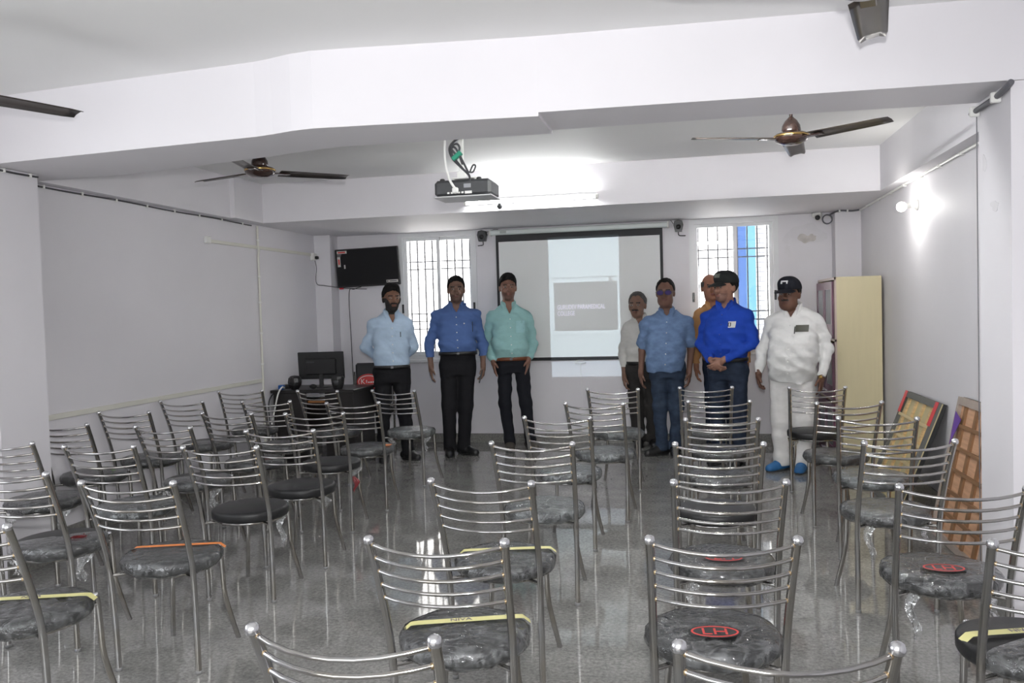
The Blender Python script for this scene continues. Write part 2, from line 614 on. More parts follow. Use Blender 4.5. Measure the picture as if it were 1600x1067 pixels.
# ------------------------------------------------------------------ outside the windows
ow = MB().box(-7, 1.1, 1.9, 2.1, -.3, 4.2).build('alley_wall', BRICK)
tag(ow, 'sunlit whitewashed brick wall across the alley behind the windows', 'wall')
bp = MB().bbox(.60, .80, 1.45, 1.65, -.3, 3.8, .01).build('blue_column', BLUEP)
MB().box(.70, .81, 1.442, 1.45, -.3, 3.8).build('lit_face', mat('lit_side_blue', (.035, .11, .19), .6), bp)  # lit side of the column painted on as a lighter blue strip
tag(bp, 'bright blue painted column outside the window behind the capped men', 'column')
lb = thing('neighbour_building', 'pale rendered building with a grey window seen through the window behind capped men', 'building', (2.2, 3.2, -.3))
MB().box(-1.0, 2.6, 0, .3, 0, 4.6).build('wall', CONC, lb)
nw = MB().box(-.72, -.30, -.03, 0, 2.35, 3.3).build('window', FROST, lb)
MB().box(-.53, -.50, -.05, -.03, 2.35, 3.3).box(-.72, -.30, -.05, -.03, 2.80, 2.84).build('window_bar', ALU, nw)
MB().box(-.95, 1.6, -.04, 0, .6, 1.75).build('grey_panel', mat('grey_green_metal', (.35, .42, .40), .6), lb)
gr = struct(MB().box(-9, 6, .14, 8, -.4, -.3).build('ground', CONC))

# ------------------------------------------------------------------ projection screen on the back wall
sc = thing('projection_screen', 'pull-down white projection screen with black border on the back wall', 'screen', (-1.135, -.05, .9))
SX0, SX1, SZ0, SZ1 = -.895, .895, .0, 1.375     # outer fabric, local
MB().box(SX0, SX1, -.002, .002, SZ0 + .02, SZ1).build('border', SCREENB, sc)
MB().box(SX0 + .03, SX1 - .03, -.0045, -.002, SZ0 + .035, SZ1 - .075).build('fabric', SCREEN, sc)
cs = MB()
cs.bbox(-.955, .955, -.035, .045, 1.375, 1.432, .012)
cs.build('housing', CASE, sc)
for s in (-1, 1):
    MB().bbox(s * .955 - .012, s * .955 + .012, -.038, .048, 1.37, 1.437, .008).build('end_cap', WHITEP, sc)
MB().bbox(-.84, -.77, -.0365, -.034, 1.39, 1.415, .001).build('label_plate', mat('grey_label', (.38, .41, .40), .5), sc)
MB().tube([(SX0 - .01, 0, .012), (SX1 + .01, 0, .012)], .011, 10).build('bottom_bar', SCREENB, sc)
h = MB()
h.tube([(-.06 + .0 * 1, -.01, -.03), (-.035, -.01, 0), (.035, -.01, 0), (.06, -.01, -.03), (.0, -.01, -.035), (-.06, -.01, -.03)], .003, 6)
h.tube([(0, -.01, -.035), (0, -.01, -.19)], .002, 5)
h.tube([(0, -.01, -.19), (.002, .04, -.5)], .0012, 5)
h.build('pull_handle', WHITEP, sc)
text_object('slide_lettering', 'GURUDEV PARAMEDICAL\nCOLLEGE', .068, LETTER, sc, Matrix.Translation((-.238, -.0055, .535)) @ Matrix.Rotation(R(90), 4, 'X') @ Matrix.Diagonal((.66, 1, 1, 1)), .0002, 'LEFT')


# ------------------------------------------------------------------ wall speakers
def wall_speaker(label, x, z, armdir):
    t = thing('wall_speaker', label, 'speaker', (x, -.002, z), 0, 'small wall speakers beside the screen')
    pts = [(-.04, .052), (-.05, .01), (-.035, -.058), (.035, -.058), (.05, .01), (.04, .052), (0, .062)]
    M = Matrix.Translation((0, -.125, 0)) @ Matrix.Rotation(R(-90), 4, 'X')
    M = Matrix.Translation((0, -.05, 0)) @ Matrix.Rotation(R(90), 4, 'X')
    MB().prism(pts, 0, .075, 0, M).build('cabinet', BLACK, t)
    g = MB()
    g.prism([(a * .82, c * .82) for a, c in pts], .0755, .079, 0, M)
    g.build('grille', DARK, t)
    MB().lathe([(.012, 0), (.026, .002), (.026, .004)], n=16, M=Matrix.Translation((0, -.1295, -.012)) @ Matrix.Rotation(R(90), 4, 'X')).build('cone', BLACK, t)
    a = MB()
    a.tube(smooth_path([(0, -.06, -.055), (0, -.05, -.085), (armdir * .015, -.03, -.095), (armdir * .07, -.005, -.096)], 4), .005, 6)
    a.tube([(0, -.06, 0), (0, 0, 0)], .012, 8)
    a.build('bracket', BLACK, t)
    w = MB().tube(smooth_path([(.03, -.05, .04), (.07, -.01, .06), (.12, -.004, .075), (.16, -.004, .072)] if armdir < 0 else [(-.03, -.05, .04), (-.05, -.01, .03), (-.08, -.004, .07), (-.13, -.004, .085)], 5), .003, 5)
    w.build('wire', CABLE, t)


wall_speaker('small black wall speaker between left window and projection screen', -2.17, 2.27, -1)
wall_speaker('small black wall speaker between projection screen and right window', -.075, 2.28, 1)

# ------------------------------------------------------------------ television
tv = thing('television', 'black flat television on a wall mount in the back left corner', 'television', (-3.50, -.09, 1.985), R(0))
tv.rotation_euler = (R(4), R(-1.5), R(3))
MB().bbox(-.365, .365, -.018, .022, -.215, .215, .006).build('body', BLACK, tv)
MB().box(-.352, .352, -.0195, -.018, -.197, .205).build('screen_panel', mat('dark_glossy_screen', (.008, .008, .009), .4, spec=.2), tv)
MB().box(-.10, .10, .022, .075, -.10, .10).build('wall_bracket', DARK, tv)
STK = mat('pale_sticker', (.55, .53, .50), .5)
for nm, x0, x1, z0, z1 in (('sticker', -.34, -.225, .165, .196), ('sticker', -.34, -.305, .02, .130), ('sticker', -.268, -.252, -.003, .040), ('sticker', .21, .345, -.185, -.155)):
    MB().box(x0, x1, -.0205, -.0195, z0, z1).build(nm, STK, tv)
MB().prism([(-.34, .13), (-.305, .12), (-.285, .165), (-.34, .165)], .0195, .0204, 0, Matrix.Rotation(R(90), 4, 'X')).build('sticker', mat('dark_sticker', (.10, .09, .09), .5), tv)
for x, z, ww, hh, m in ((-.285, .18, .085, .016, LOGORED), (-.322, .075, .018, .06, LOGORED), (.225, -.17, .012, .014, BLACK), (.29, -.17, .08, .008, DARK)):
    MB().box(x - ww / 2, x + ww / 2, -.0212, -.0205, z - hh / 2, z + hh / 2).build('sticker_print', m, tv)
MB().bbox(-.345, -.30, -.02, .0, -.232, -.215, .003).build('indicator', RED, tv)

tc1 = MB()
tc1.tube(smooth_path([(-4.055, -.28, 2.10), (-4.04, -.26, 2.0), (-4.05, -.25, 1.82), (-3.97, -.222, 1.79), (-3.875, -.22, 1.775), (-3.85, -.03, 1.765), (-3.75, -.012, 1.755), (-3.62, -.012, 1.745), (-3.55, -.014, 1.742)], 6), .004, 6)
tag(tc1.build('power_cable', CABLE), 'black power cable looping from the wall socket to the television', 'cable')
tc2 = MB()
tc2.tube(smooth_path([(-3.60, -.055, 1.768), (-3.70, -.02, 1.745), (-3.765, -.012, 1.70), (-3.76, -.012, 1.2), (-3.745, -.012, .55)], 6), .0045, 6)
tag(tc2.build('signal_cable', CABLE), 'black cable dropping from the television down the wall to the desk', 'cable')

# ------------------------------------------------------------------ trunking, conduits
tr1 = MB().bbox(XL, XL + .014, -4.60, -1.53, .822, .858, .002).build('cable_trunking', CREAM)
tag(tr1, 'long cream cable trunking along left wall just above the chair backs', 'trunking')
tr2 = thing('cable_trunking', 'cream cable trunking high on left wall ending at the socket', 'trunking', (XL, 0, 2.13))
MB().bbox(0, .016, -2.38, -.33, -.012, .018, .002).build('strip', CREAM, tr2)
MB().bbox(0, .03, -2.44, -2.37, -.02, .04, .004).build('end_box', WHITEP, tr2)
so = thing('wall_socket', 'white electrical socket with black plug beside back left pillar', 'socket', (XL, -.275, 2.105))
MB().bbox(0, .04, -.05, .05, -.035, .045, .006).build('box', WHITEP, so)
MB().bbox(.04, .075, -.02, .02, -.022, .012, .006).build('plug', BLACK, so)
lp = thing('vertical_pipe', 'thin cream conduit pipe running down left wall below the back beam', 'pipe', (XL, -1.515, 0))
MB().tube([(.012, 0, ZB - .01), (.012, 0, 2.15), (.018, .005, 2.1), (.012, 0, 2.05), (.012, 0, .55), (.012, 0, .11)], .011, 8).build('conduit', CREAM, lp)
for z in (2.2, 1.85, 1.6, 1.3, 1.0):
    MB().bbox(0, .026, -.014, .014, z - .008, z + .008, .002).build('clip', WHITEP, lp)
# dark cable clipped along the top of the left wall
lc = thing('wall_cable', 'dark cable clipped along the top of left wall under the side beam', 'cable', (XL, -4.47, ZB - .012))
MB().tube([(.008, y, -.003 * math.sin(y * 5)) for y in [i * .15 for i in range(20)]], .006, 6).build('cable_run', CABLE, lc)
for i in range(8):
    MB().bbox(0, .018, .15 + i * .36, .165 + i * .36, -.012, .012, .002).build('clip', WHITEP, lc)
lc2 = thing('pillar_cable', 'dark cable clipped along the top of the left pillar', 'cable', (-3.83, -5.02, ZB - .014))
MB().tube([(.008, y, -.003 * math.sin(y * 9)) for y in [i * .053 for i in range(8)]], .006, 6).build('cable_run', CABLE, lc2)
for i in range(2):
    MB().bbox(0, .018, (.1 + i * .2), (.115 + i * .2), -.012, .012, .002).build('clip', WHITEP, lc2)
# white conduit along the top of the right wall
rc = thing('wall_conduit', 'white conduit clipped along the top of right wall towards the security camera', 'pipe', (XR, -4.70, ZB + .0))
MB().tube([(-.016, .0, -.006), (-.016, 2.8, -.006), (-.016, 4.45, -.012)], .011, 8).build('conduit', WHITEP, rc)
for i in range(9):
    MB().bbox(-.030, 0, .35 + i * .47, .372 + i * .47, -.022, .008, .003).build('clip', WHITEP, rc)
gc = thing('grey_pipe', 'thick grey flexible conduit clipped across the top of right pillar', 'pipe', (1.362, -4.72, ZB))
MB().tube(smooth_path([(-.02, .03, -.028), (-.018, -.05, -.026), (-.018, -.26, -.026), (-.018, -.34, -.022), (-.016, -.42, -.012), (-.012, -.46, .0)], 6), .0135, 8).build('conduit', GREYPIPE, gc)
for y in (-.02, -.3):
    MB().bbox(-.042, .0, y - .012, y + .012, -.05, -.004, .004).build('clip', WHITEP, gc)
MB().tube([(-.004, .006, -.03), (-.004, .006, -1.2), (-.004, .006, -2.3)], .0025, 6).build('drop_wire', GREYPIPE, gc)

# security camera in the back right corner
sccam = thing('security_camera', 'small white dome security camera under the back beam by right pillar', 'camera', (1.30, -.06, 2.305))
MB().lathe([(.045, .0), (.048, .01), (.048, .035), (.04, .045)], n=20).build('base', WHITEP, sccam)
MB().ball((.0, -.035, -.005), .036).build('housing', WHITEP, sccam)
MB().lathe([(.024, 0), (.026, .004), (.020, .012), (.008, .016)], n=16, M=Matrix.Translation((-.005, -.062, -.01)) @ Matrix.Rotation(R(95), 4, 'X')).build('lens', BLACK, sccam)
cl = thing('coiled_cable', 'coiled grey cable hanging beside the security camera on back right pillar', 'cable', (1.398, -.03, 2.28))
MB().tube([(.045 * math.cos(t * .35), -.01 - .0006 * t, .045 * math.sin(t * .35)) for t in range(44)], .0065, 6).build('coil', GREYPIPE, cl)
MB().tube(smooth_path([(.02, -.03, .042), (.055, -.2, .055), (.10, -.205, .062), (.20, -.205, .055), (.285, -.21, .062)], 5), .009, 6).build('lead', GREYPIPE, cl)
for x in (.085, .16):
    MB().bbox(x - .008, x + .008, -.222, -.188, .045, .072, .003).build('clip', WHITEP, cl)

# ------------------------------------------------------------------ bulb on the right wall, tube light on the back beam
bu = thing('wall_bulb', 'glowing round bulb in a wall holder on the right wall', 'lamp', (XR, -2.30, 2.15))
MB().lathe([(.04, 0), (.04, .012), (.024, .018), (.021, .055), (.024, .06)], n=18, M=Matrix.Rotation(R(-90), 4, 'Y')).build('holder', WHITEP, bu)
MB().ball((-.118, -.03, -.012), .036, 14).build('bulb_glass', BULB, bu)
MB().tube([(-.055, 0, 0), (-.095, -.022, -.008)], [.018, .022], 12).build('bulb_neck', WHITEP, bu)
light('bulb_light', 'POINT', (XR - .19, -2.34, 2.13), 5.0, (1, .98, .94), shadow_soft_size=.04)


def tube_light(label, loc, rz):
    tl = thing('tube_light', label, 'lamp', loc, rz)
    MB().bbox(-.6, .6, -.03, 0, -.015, .03, .004).build('batten', WHITEP, tl)
    MB().tube([(-.585, -.052, .0), (.585, -.052, .0)], .014, 12).build('tube', TUBE, tl)
    for s in (-1, 1):
        MB().bbox(s * .592 - .012, s * .592 + .012, -.07, -.028, -.018, .02, .003).build('end_cap', WHITEP, tl)


tube_light('lit fluorescent tube light on the front of the back beam', (-1.345, -1.64, 2.425), 0)
TUBE = mat('added_fill_tube', (1, 1, 1), .4, emit=(.97, .98, .97), estr=165.0)
tube_light('added fill tube light hidden on the far side of the cross beam', (.0, -4.776, 2.44), R(180))  # unseen lamp, added to brighten the far bay
dg = thing('beam_ball', 'small dark grey ball fitting on back beam below the tube light', 'fitting', (-1.618, -1.64, 2.385))
MB().ball((0, -.055, 0), .026, 12, sc=(1, 1, 1.15)).build('ball', DARK, dg)
MB().tube([(0, -.055, .0), (0, 0, .0)], .006, 6).build('stem', DARK, dg)

# ------------------------------------------------------------------ projector
pj = thing('projector', 'black ceiling projector hanging on a white pole', 'projector', (-1.20, -4.47, 2.135))
MB().bbox(-.16, .16, -.11, .12, -.045, .045, .016).build('body', DARK, pj)
MB().bbox(-.165, .165, -.112, .122, -.05, -.043, .002).build('base_trim', mat('light_grey_plastic', (.55, .55, .56), .4), pj)
for x in (-.125, .085):
    MB().lathe([(.014, 0), (.015, .01), (.010, .016)], (x, -.06, .044), 12).build('foot', BLACK, pj)
MB().lathe([(.035, 0), (.035, .03), (.028, .034)], n=20, M=Matrix.Translation((.06, .118, 0)) @ Matrix.Rotation(R(-90), 4, 'X')).build('lens', BLACK, pj)
pt = MB()
for i in range(5):
    pt.bbox(-.085 + i * .02, -.072 + i * .02, -.1125, -.109, -.032, -.022, .001)
pt.build('port_row', WHITEP, pj)
MB().bbox(.015, .055, -.1125, -.109, -.035, -.02, .001).build('video_port', WHITEP, pj)
MB().bbox(.01, .05, -.1118, -.109, -.002, .02, .0005).build('rating_label', mat('grey_print', (.30, .31, .33), .5), pj)
MB().bbox(-.04, -.012, -.02, .0, .075, ZC - 2.135, .002).build('pole', WHITEP, pj)
br = MB()
br.bbox(-.075, .07, -.05, .05, .058, .066, .002)
for x in (-.07, .055):
    br.bbox(x, x + .01, -.045, .045, .044, .062, .001)
br.bbox(-.05, -.002, -.03, .01, .062, .10, .003)
br.build('mount_bracket', WHITEP, pj)
MB().tube(smooth_path([(-.105, -.03, ZC - 2.137), (-.104, -.06, .30), (-.095, -.10, .16), (-.07, -.13, .06), (-.045, -.135, .01), (-.03, -.125, -.012)], 6), .007, 8).build('white_cable', WHITEP, pj)
MB().bbox(-.052, -.018, -.135, -.112, -.032, .0, .006).build('white_plug', WHITEP, pj)
cbk = MB()
cbk.tube(smooth_path([(.02, -.02, ZC - 2.137), (.01, -.05, .42), (.0, -.06, .30), (-.045, -.07, .265), (-.075, -.075, .225), (-.06, -.075, .17), (-.01, -.08, .115), (.035, -.09, .07), (.045, -.10, .03)], 6), .0065, 8)
cbk.tube(smooth_path([(.035, -.09, .07), (-.01, -.085, .12), (-.06, -.08, .19), (-.055, -.08, .235), (-.03, -.08, .245), (-.015, -.08, .225), (-.018, -.08, .19), (.01, -.085, .13), (.035, -.09, .08)], 6), .006, 8)
cbk.tube(smooth_path([(-.04, -.082, .19), (-.062, -.082, .22), (-.045, -.084, .228), (-.025, -.084, .20), (.0, -.084, .13)], 5), .006, 8)
cbk.tube(smooth_path([(.04, -.09, .08), (.06, -.09, .12), (.075, -.09, .115), (.06, -.09, .085), (.04, -.09, .085)], 5), .005, 8)
cbk.build('black_cable_loop', CABLE, pj)
MB().bbox(-.03, .03, -.1, -.066, -.012, .012, .003, M=Matrix.Translation((-.03, 0, .178)) @ Matrix.Rotation(R(-38), 4, 'Y')).build('green_tape', GREEN, pj)

# the projector beam: a spot whose emission carries the slide picture
PLX, PLY, PLZ = -1.14, -4.29, 2.135
spl = light('projector_beam', 'SPOT', (PLX, PLY, PLZ), 260.0, (1, 1, 1), (R(90), 0, 0), spot_size=R(90), spot_blend=0, shadow_soft_size=0)
spl.data.use_nodes = True
nt = spl.data.node_tree
N, L = nt.nodes, nt.links
em = N['Emission']
tcn = N.new('ShaderNodeTexCoord')
sep = N.new('ShaderNodeSeparateXYZ')
L.new(tcn.outputs['Normal'], sep.inputs[0])


def mth(op, a, c=None):
    n = N.new('ShaderNodeMath')
    n.operation = op
    for i, q in enumerate((a, c)):
        if q is None:
            continue
        if isinstance(q, (int, float)):
            n.inputs[i].default_value = q
        else:
            L.new(q, n.inputs[i])
    return n.outputs[0]


DY = -.055 - PLY
az = mth('ABSOLUTE', sep.outputs['Z'])
wx = mth('ADD', mth('MULTIPLY', mth('DIVIDE', sep.outputs['X'], az), DY), PLX)     # x on the screen plane
wz = mth('ADD', mth('MULTIPLY', mth('DIVIDE', sep.outputs['Y'], az), DY), PLZ)     # z on the screen plane


def rect(x0, x1, z0, z1):
    a = mth('MULTIPLY', mth('GREATER_THAN', wx, x0), mth('LESS_THAN', wx, x1))
    c = mth('MULTIPLY', mth('GREATER_THAN', wz, z0), mth('LESS_THAN', wz, z1))
    return mth('MULTIPLY', a, c)


full = rect(-1.455, -.70, .735, 2.222)
grey = rect(-1.405, -.725, 1.215, 1.735)
tab = rect(-.815, -.775, 1.70, 1.79)
ln1 = rect(-1.455, -.70, 1.778, 1.79)
ln2 = rect(-1.455, -.70, 1.165, 1.172)
dark = mth('MAXIMUM', mth('MAXIMUM', mth('MULTIPLY', grey, .93), mth('MULTIPLY', tab, .9)), mth('MULTIPLY', mth('MAXIMUM', ln1, ln2), .6))
fac = mth('MULTIPLY', full, mth('SUBTRACT', 1.0, dark))
L.new(fac, em.inputs['Strength'])
em.inputs['Color'].default_value = (.72, .90, 1.0, 1)


# ------------------------------------------------------------------ ceiling fans
def fan(label, x, y, z, angs):
    t = thing('ceiling_fan', label, 'fan', (x, y, z), 0, 'brown ceiling fans')
    MB().lathe([(.0001, -.05), (.05, -.048), (.088, -.03), (.098, -.012), (.098, .004), (.088, .014), (.05, .02), (.0001, .021)], n=28).build('motor_housing', BROWN, t)
    MB().lathe([(.0985, -.008), (.1015, -.004), (.1015, .002), (.0985, .006)], n=28).build('trim_ring', GOLD, t)
    MB().lathe([(.052, .02), (.056, .03), (.052, .06), (.035, .09), (.016, .108), (.014, .112)], n=20).build('canopy', BROWN, t)
    MB().tube([(0, 0, .10), (0, 0, ZC - z - .05)], .0105, 10).build('rod', BROWN, t)
    MB().lathe([(.014, ZC - z - .10), (.052, ZC - z - .03), (.056, ZC - z)], n=20).build('ceiling_cup', BROWN, t)
    for a in angs:
        M = Matrix.Rotation(R(a), 4, 'Z') @ Matrix.Rotation(R(-9), 4, 'X')
        nn = 8
        v = []; f = []
        for i in range(nn + 1):
            u = i / nn
            xx = .13 + u * .47
            hw = .062 - .012 * u
            if i == nn:
                hw *= .86
            for yy, zz in ((-hw, -.004), (-hw * .5, .004), (hw * .5, .004), (hw, -.003), (hw, -.006), (hw * .5, .001), (-hw * .5, .001), (-hw, -.007)):
                v.append(M @ Vector((xx, yy, zz - .012)))
        for i in range(nn):
            for k in range(8):
                p, q = i * 8 + k, i * 8 + (k + 1) % 8
                f.append((p, q, q + 8, p + 8))
        f.append(tuple(range(8))[::-1]); f.append(tuple(range(nn * 8, nn * 8 + 8)))
        bl = MB().add(v, f, True).build('blade', BROWNB, t)
        MB().bbox(.085, .20, -.026, .026, -.022, -.015, .003, M=Matrix.Rotation(R(a), 4, 'Z')).build('blade_bracket', BROWN, bl)
    return t


fan('brown ceiling fan above the left chairs in the far bay', -2.76, -3.9, 2.43, (41, 161, 281))
fan('brown ceiling fan above the right chairs in the far bay', .62, -3.85, 2.43, (80, 200, 320))
fan('ceiling fan in the near bay, one dark blade showing at far left', -2.975, -6.20, 2.43, (67, 187, 307))
fan('ceiling fan in the near bay, one blade showing at top right', .555, -6.33, 2.43, (77, 197, 317))

# ------------------------------------------------------------------ desk corner
dk = thing('computer_desk', 'black computer desk in the back left corner', 'desk', (-3.62, -1.10, 0))
MB().bbox(-.44, .44, -.30, .30, .70, .73, .004).build('desktop', WOODD, dk)
MB().box(-.42, -.395, -.27, .28, 0, .70).build('side_panel', WOODD, dk)
MB().box(.395, .42, -.27, .28, 0, .70).build('side_panel', WOODD, dk)
MB().box(-.395, -.08, -.262, -.245, .02, .70).build('front_panel', WOODD, dk)
MB().box(.12, .395, -.262, -.245, .02, .70).build('front_panel', WOODD, dk)
MB().box(-.39, .39, .10, .12, .28, .62).build('modesty_panel', WOODD, dk)
MB().box(-.08, .39, -.22, .15, .595, .615).build('keyboard_shelf', mat('orange_brown_laminate', (.32, .13, .04), .45, var=.15, scale=5), dk)
MB().box(-.08, .12, -.24, .2, .25, .27).build('lower_shelf', WOODD, dk)

mo = thing('monitor', 'black computer monitor seen from behind on the desk', 'monitor', (-3.64, -1.10, .73), R(8))
MB().bbox(-.235, .235, .0, .022, .085, .36, .005, M=Matrix.Rotation(R(5), 4, 'X')).build('panel', BLACK, mo)
MB().bbox(-.16, .16, -.025, .003, .13, .30, .012, M=Matrix.Rotation(R(5), 4, 'X')).build('back_cover', BLACK, mo)
MB().box(-.14, -.06, -.0275, -.025, .255, .27, M=Matrix.Rotation(R(5), 4, 'X')).build('rating_label', DARK, mo)
MB().box(.075, .155, .001, .003, .105, .115, M=Matrix.Rotation(R(5), 4, 'X')).build('port_label', WHITEP, mo)
MB().bbox(-.02, .02, -.035, -.005, .0, .2, .004).build('stand_neck', BLACK, mo)
MB().lathe([(.11, 0), (.112, .004), (.10, .010), (.02, .014)], n=24, sy=.7).build('stand_base', BLACK, mo)


def desk_speaker(label, x, y, flare):
    t = thing('desk_speaker', label, 'speaker', (x, y, .73))
    if flare:
        MB().lathe([(.042, 0), (.045, .006), (.06, .05), (.066, .10), (.06, .125), (.03, .13)], n=10, smooth=False).build('body', BLACK, t)
    else:
        MB().lathe([(.03, 0), (.04, .01), (.064, .045), (.07, .075), (.062, .115), (.04, .135), (.015, .14)], n=10, smooth=False).build('body', BLACK, t)
    MB().lathe([(.03, 0), (.034, .004), (.012, .006)], n=16, M=Matrix.Translation((0, -.056, .075)) @ Matrix.Rotation(R(90), 4, 'X')).build('cone', DARK, t)


desk_speaker('rounded black desktop speaker at the left front of the desk', -3.83, -1.32, 0)
desk_speaker('cup-shaped black desktop speaker at the right front of the desk', -3.375, -1.32, 1)
ms = thing('computer_mouse', 'black computer mouse on the desk beside the monitor stand', 'mouse', (-3.66, -1.27, .73), R(70))
MB().ball((0, 0, .024), .045, 10, sc=(.62, 1, .53)).build('shell', BLACK, ms)
ub = thing('modem_box', 'black modem box on the left end of the desk', 'modem', (-3.98, -1.12, .73))
MB().bbox(-.07, .07, -.06, .06, 0, .035, .004).build('case', BLACK, ub)
ad = tag(MB().bbox(-.05, .0, -.03, .03, 0, .045, .006).build('blue_adapter', mat('blue_plastic', (.02, .12, .42), .4), loc=(-3.96, -1.30, .73)), 'small blue adapter beside the modem box on the desk', 'adapter')
wc = MB().tube(smooth_path([(-3.945, -1.32, .745), (-3.93, -1.40, .76), (-3.96, -1.425, .70), (-4.0, -1.43, .55), (-4.03, -1.44, .40), (-4.05, -1.45, .2), (-4.04, -1.40, .03)], 6), .008, 8).build('white_cable', WHITEP)
tag(wc, 'white cable draped over the left front edge of the desk', 'cable')
bc = MB().tube(smooth_path([(-4.068, -1.3, .70), (-4.068, -1.42, .60), (-4.045, -1.43, .3), (-4.02, -1.38, .1), (-3.99, -1.42, .02)], 6), .006, 6).build('black_cable', CABLE)
tag(bc, 'black cable hanging behind the left end of the desk', 'cable')

oc = thing('desk_chair', 'black padded chair with red oval sticker behind the desk', 'chair', (-3.235, -.58, 0), R(186))
OX = Matrix.Identity(4)
MB().bbox(-.19, .19, .16, .20, .52, .95, .02).build('backrest', mat('charcoal_padding', (.03, .031, .034), .6, bump=.1, bscale=120), oc)
MB().bbox(-.20, .20, -.22, .18, .42, .49, .025).build('seat', SEAT, oc)
for s in (-1, 1):
    MB().tube([(s * .205, .19, 0), (s * .205, .17, .45), (s * .205, .185, .86)], .012, 8).build('rear_leg', CHROME, oc)
    MB().tube([(s * .19, -.2, 0), (s * .18, -.18, .43)], .012, 8).build('front_leg', CHROME, oc)
Mst = Matrix.Translation((.05, .2005, .755)) @ Matrix.Rotation(R(180), 4, 'Z') @ Matrix.Rotation(R(90), 4, 'X')
ov = MB().lathe([(.125, 0), (.125, .001)], n=28, sy=.66, smooth=False, M=Mst).build('sticker', LOGORED, oc)
rg = MB()
for k in range(28):
    a0, a1 = 2 * math.pi * k / 28, 2 * math.pi * (k + 1) / 28
    q = [(.112 * math.cos(a0), .066 * math.sin(a0)), (.112 * math.cos(a1), .066 * math.sin(a1)), (.105 * math.cos(a1), .059 * math.sin(a1)), (.105 * math.cos(a0), .059 * math.sin(a0))]
    rg.prism(q, .001, .0016, 0, Mst)
rg.build('sticker_ring', WHITEP, ov)
text_object('sticker_lettering', 'K', .075, WHITEP, ov, Mst @ Matrix.Translation((-.062, 0, .0014)), .0003)
for i_, (w_, h_) in enumerate(((.010, .030), (.016, .012), (.014, .014), (.018, .016), (.010, .034))):
    MB().box(-.022 + i_ * .024 - w_ / 2, -.022 + i_ * .024 + w_ / 2, -.012, -.012 + h_, .0012, .0018, M=Mst).build('sticker_lettering', WHITEP, ov)

# ------------------------------------------------------------------ cabinet against the right wall
cb = thing('storage_cabinet', 'tall beige cabinet with plum doors and frosted panels by right wall', 'cabinet', (1.465, -.725, 0))
CW, CDP, CH = .395, .95, 1.665
MB().box(-CW / 2 + .02, CW / 2, -CDP / 2, -CDP / 2 + .018, 0, CH).build('side_panel', BEIGE, cb)
MB().box(-CW / 2 + .02, CW / 2, CDP / 2 - .018, CDP / 2, 0, CH).build('side_panel', BEIGE, cb)
MB().box(-CW / 2 + .02, CW / 2, -CDP / 2 + .018, CDP / 2 - .018, CH - .018, CH).build('top_panel', BEIGE, cb)
MB().box(CW / 2 - .008, CW / 2, -CDP / 2 + .018, CDP / 2 - .018, .0, CH - .018).build('back_panel', BEIGE, cb)
for z in (.0, .55, 1.10):
    MB().box(-CW / 2 + .02, CW / 2 - .008, -CDP / 2 + .018, CDP / 2 - .018, z, z + .018).build('shelf', BEIGE, cb)
fs = MB()
for y in (-CDP / 2, CDP / 2 - .025):
    fs.box(-CW / 2 + .004, -CW / 2 + .02, y, y + .025, 0, CH)
for z in (0, .545, 1.095, CH - .022):
    fs.box(-CW / 2 + .004, -CW / 2 + .02, -CDP / 2, CDP / 2, z, z + .022)
fs.build('face_frame', PINKISH, cb)
for k, z in enumerate((.03, .575, 1.125)):
    for s in (-1, 1):
        y0, y1 = (-CDP / 2 + .03, -.004) if s < 0 else (.004, CDP / 2 - .03)
        hh = .505
        d = MB()
        X0, X1 = -CW / 2 - .014, -CW / 2 + .003
        d.box(X0, X1, y0, y0 + .06, z, z + hh).box(X0, X1, y1 - .06, y1, z, z + hh).box(X0, X1, y0 + .06, y1 - .06, z, z + .12).box(X0, X1, y0 + .06, y1 - .06, z + hh - .07, z + hh)
        dr = d.build('door', MAROON, cb)
        MB().box(X0 + .005, X1 - .004, y0 + .06, y1 - .06, z + .12, z + hh - .07).build('frosted_panel', FROST, dr)
        yk = y0 + .03 if s > 0 else y1 - .03
        MB().tube([(X0, yk - .02 * s, z + .055), (X0 - .025, yk - .02 * s, z + .055), (X0 - .025, yk + .06 * s, z + .055), (X0, yk + .06 * s, z + .055)], .005, 8).build('handle', CHROME2, dr)


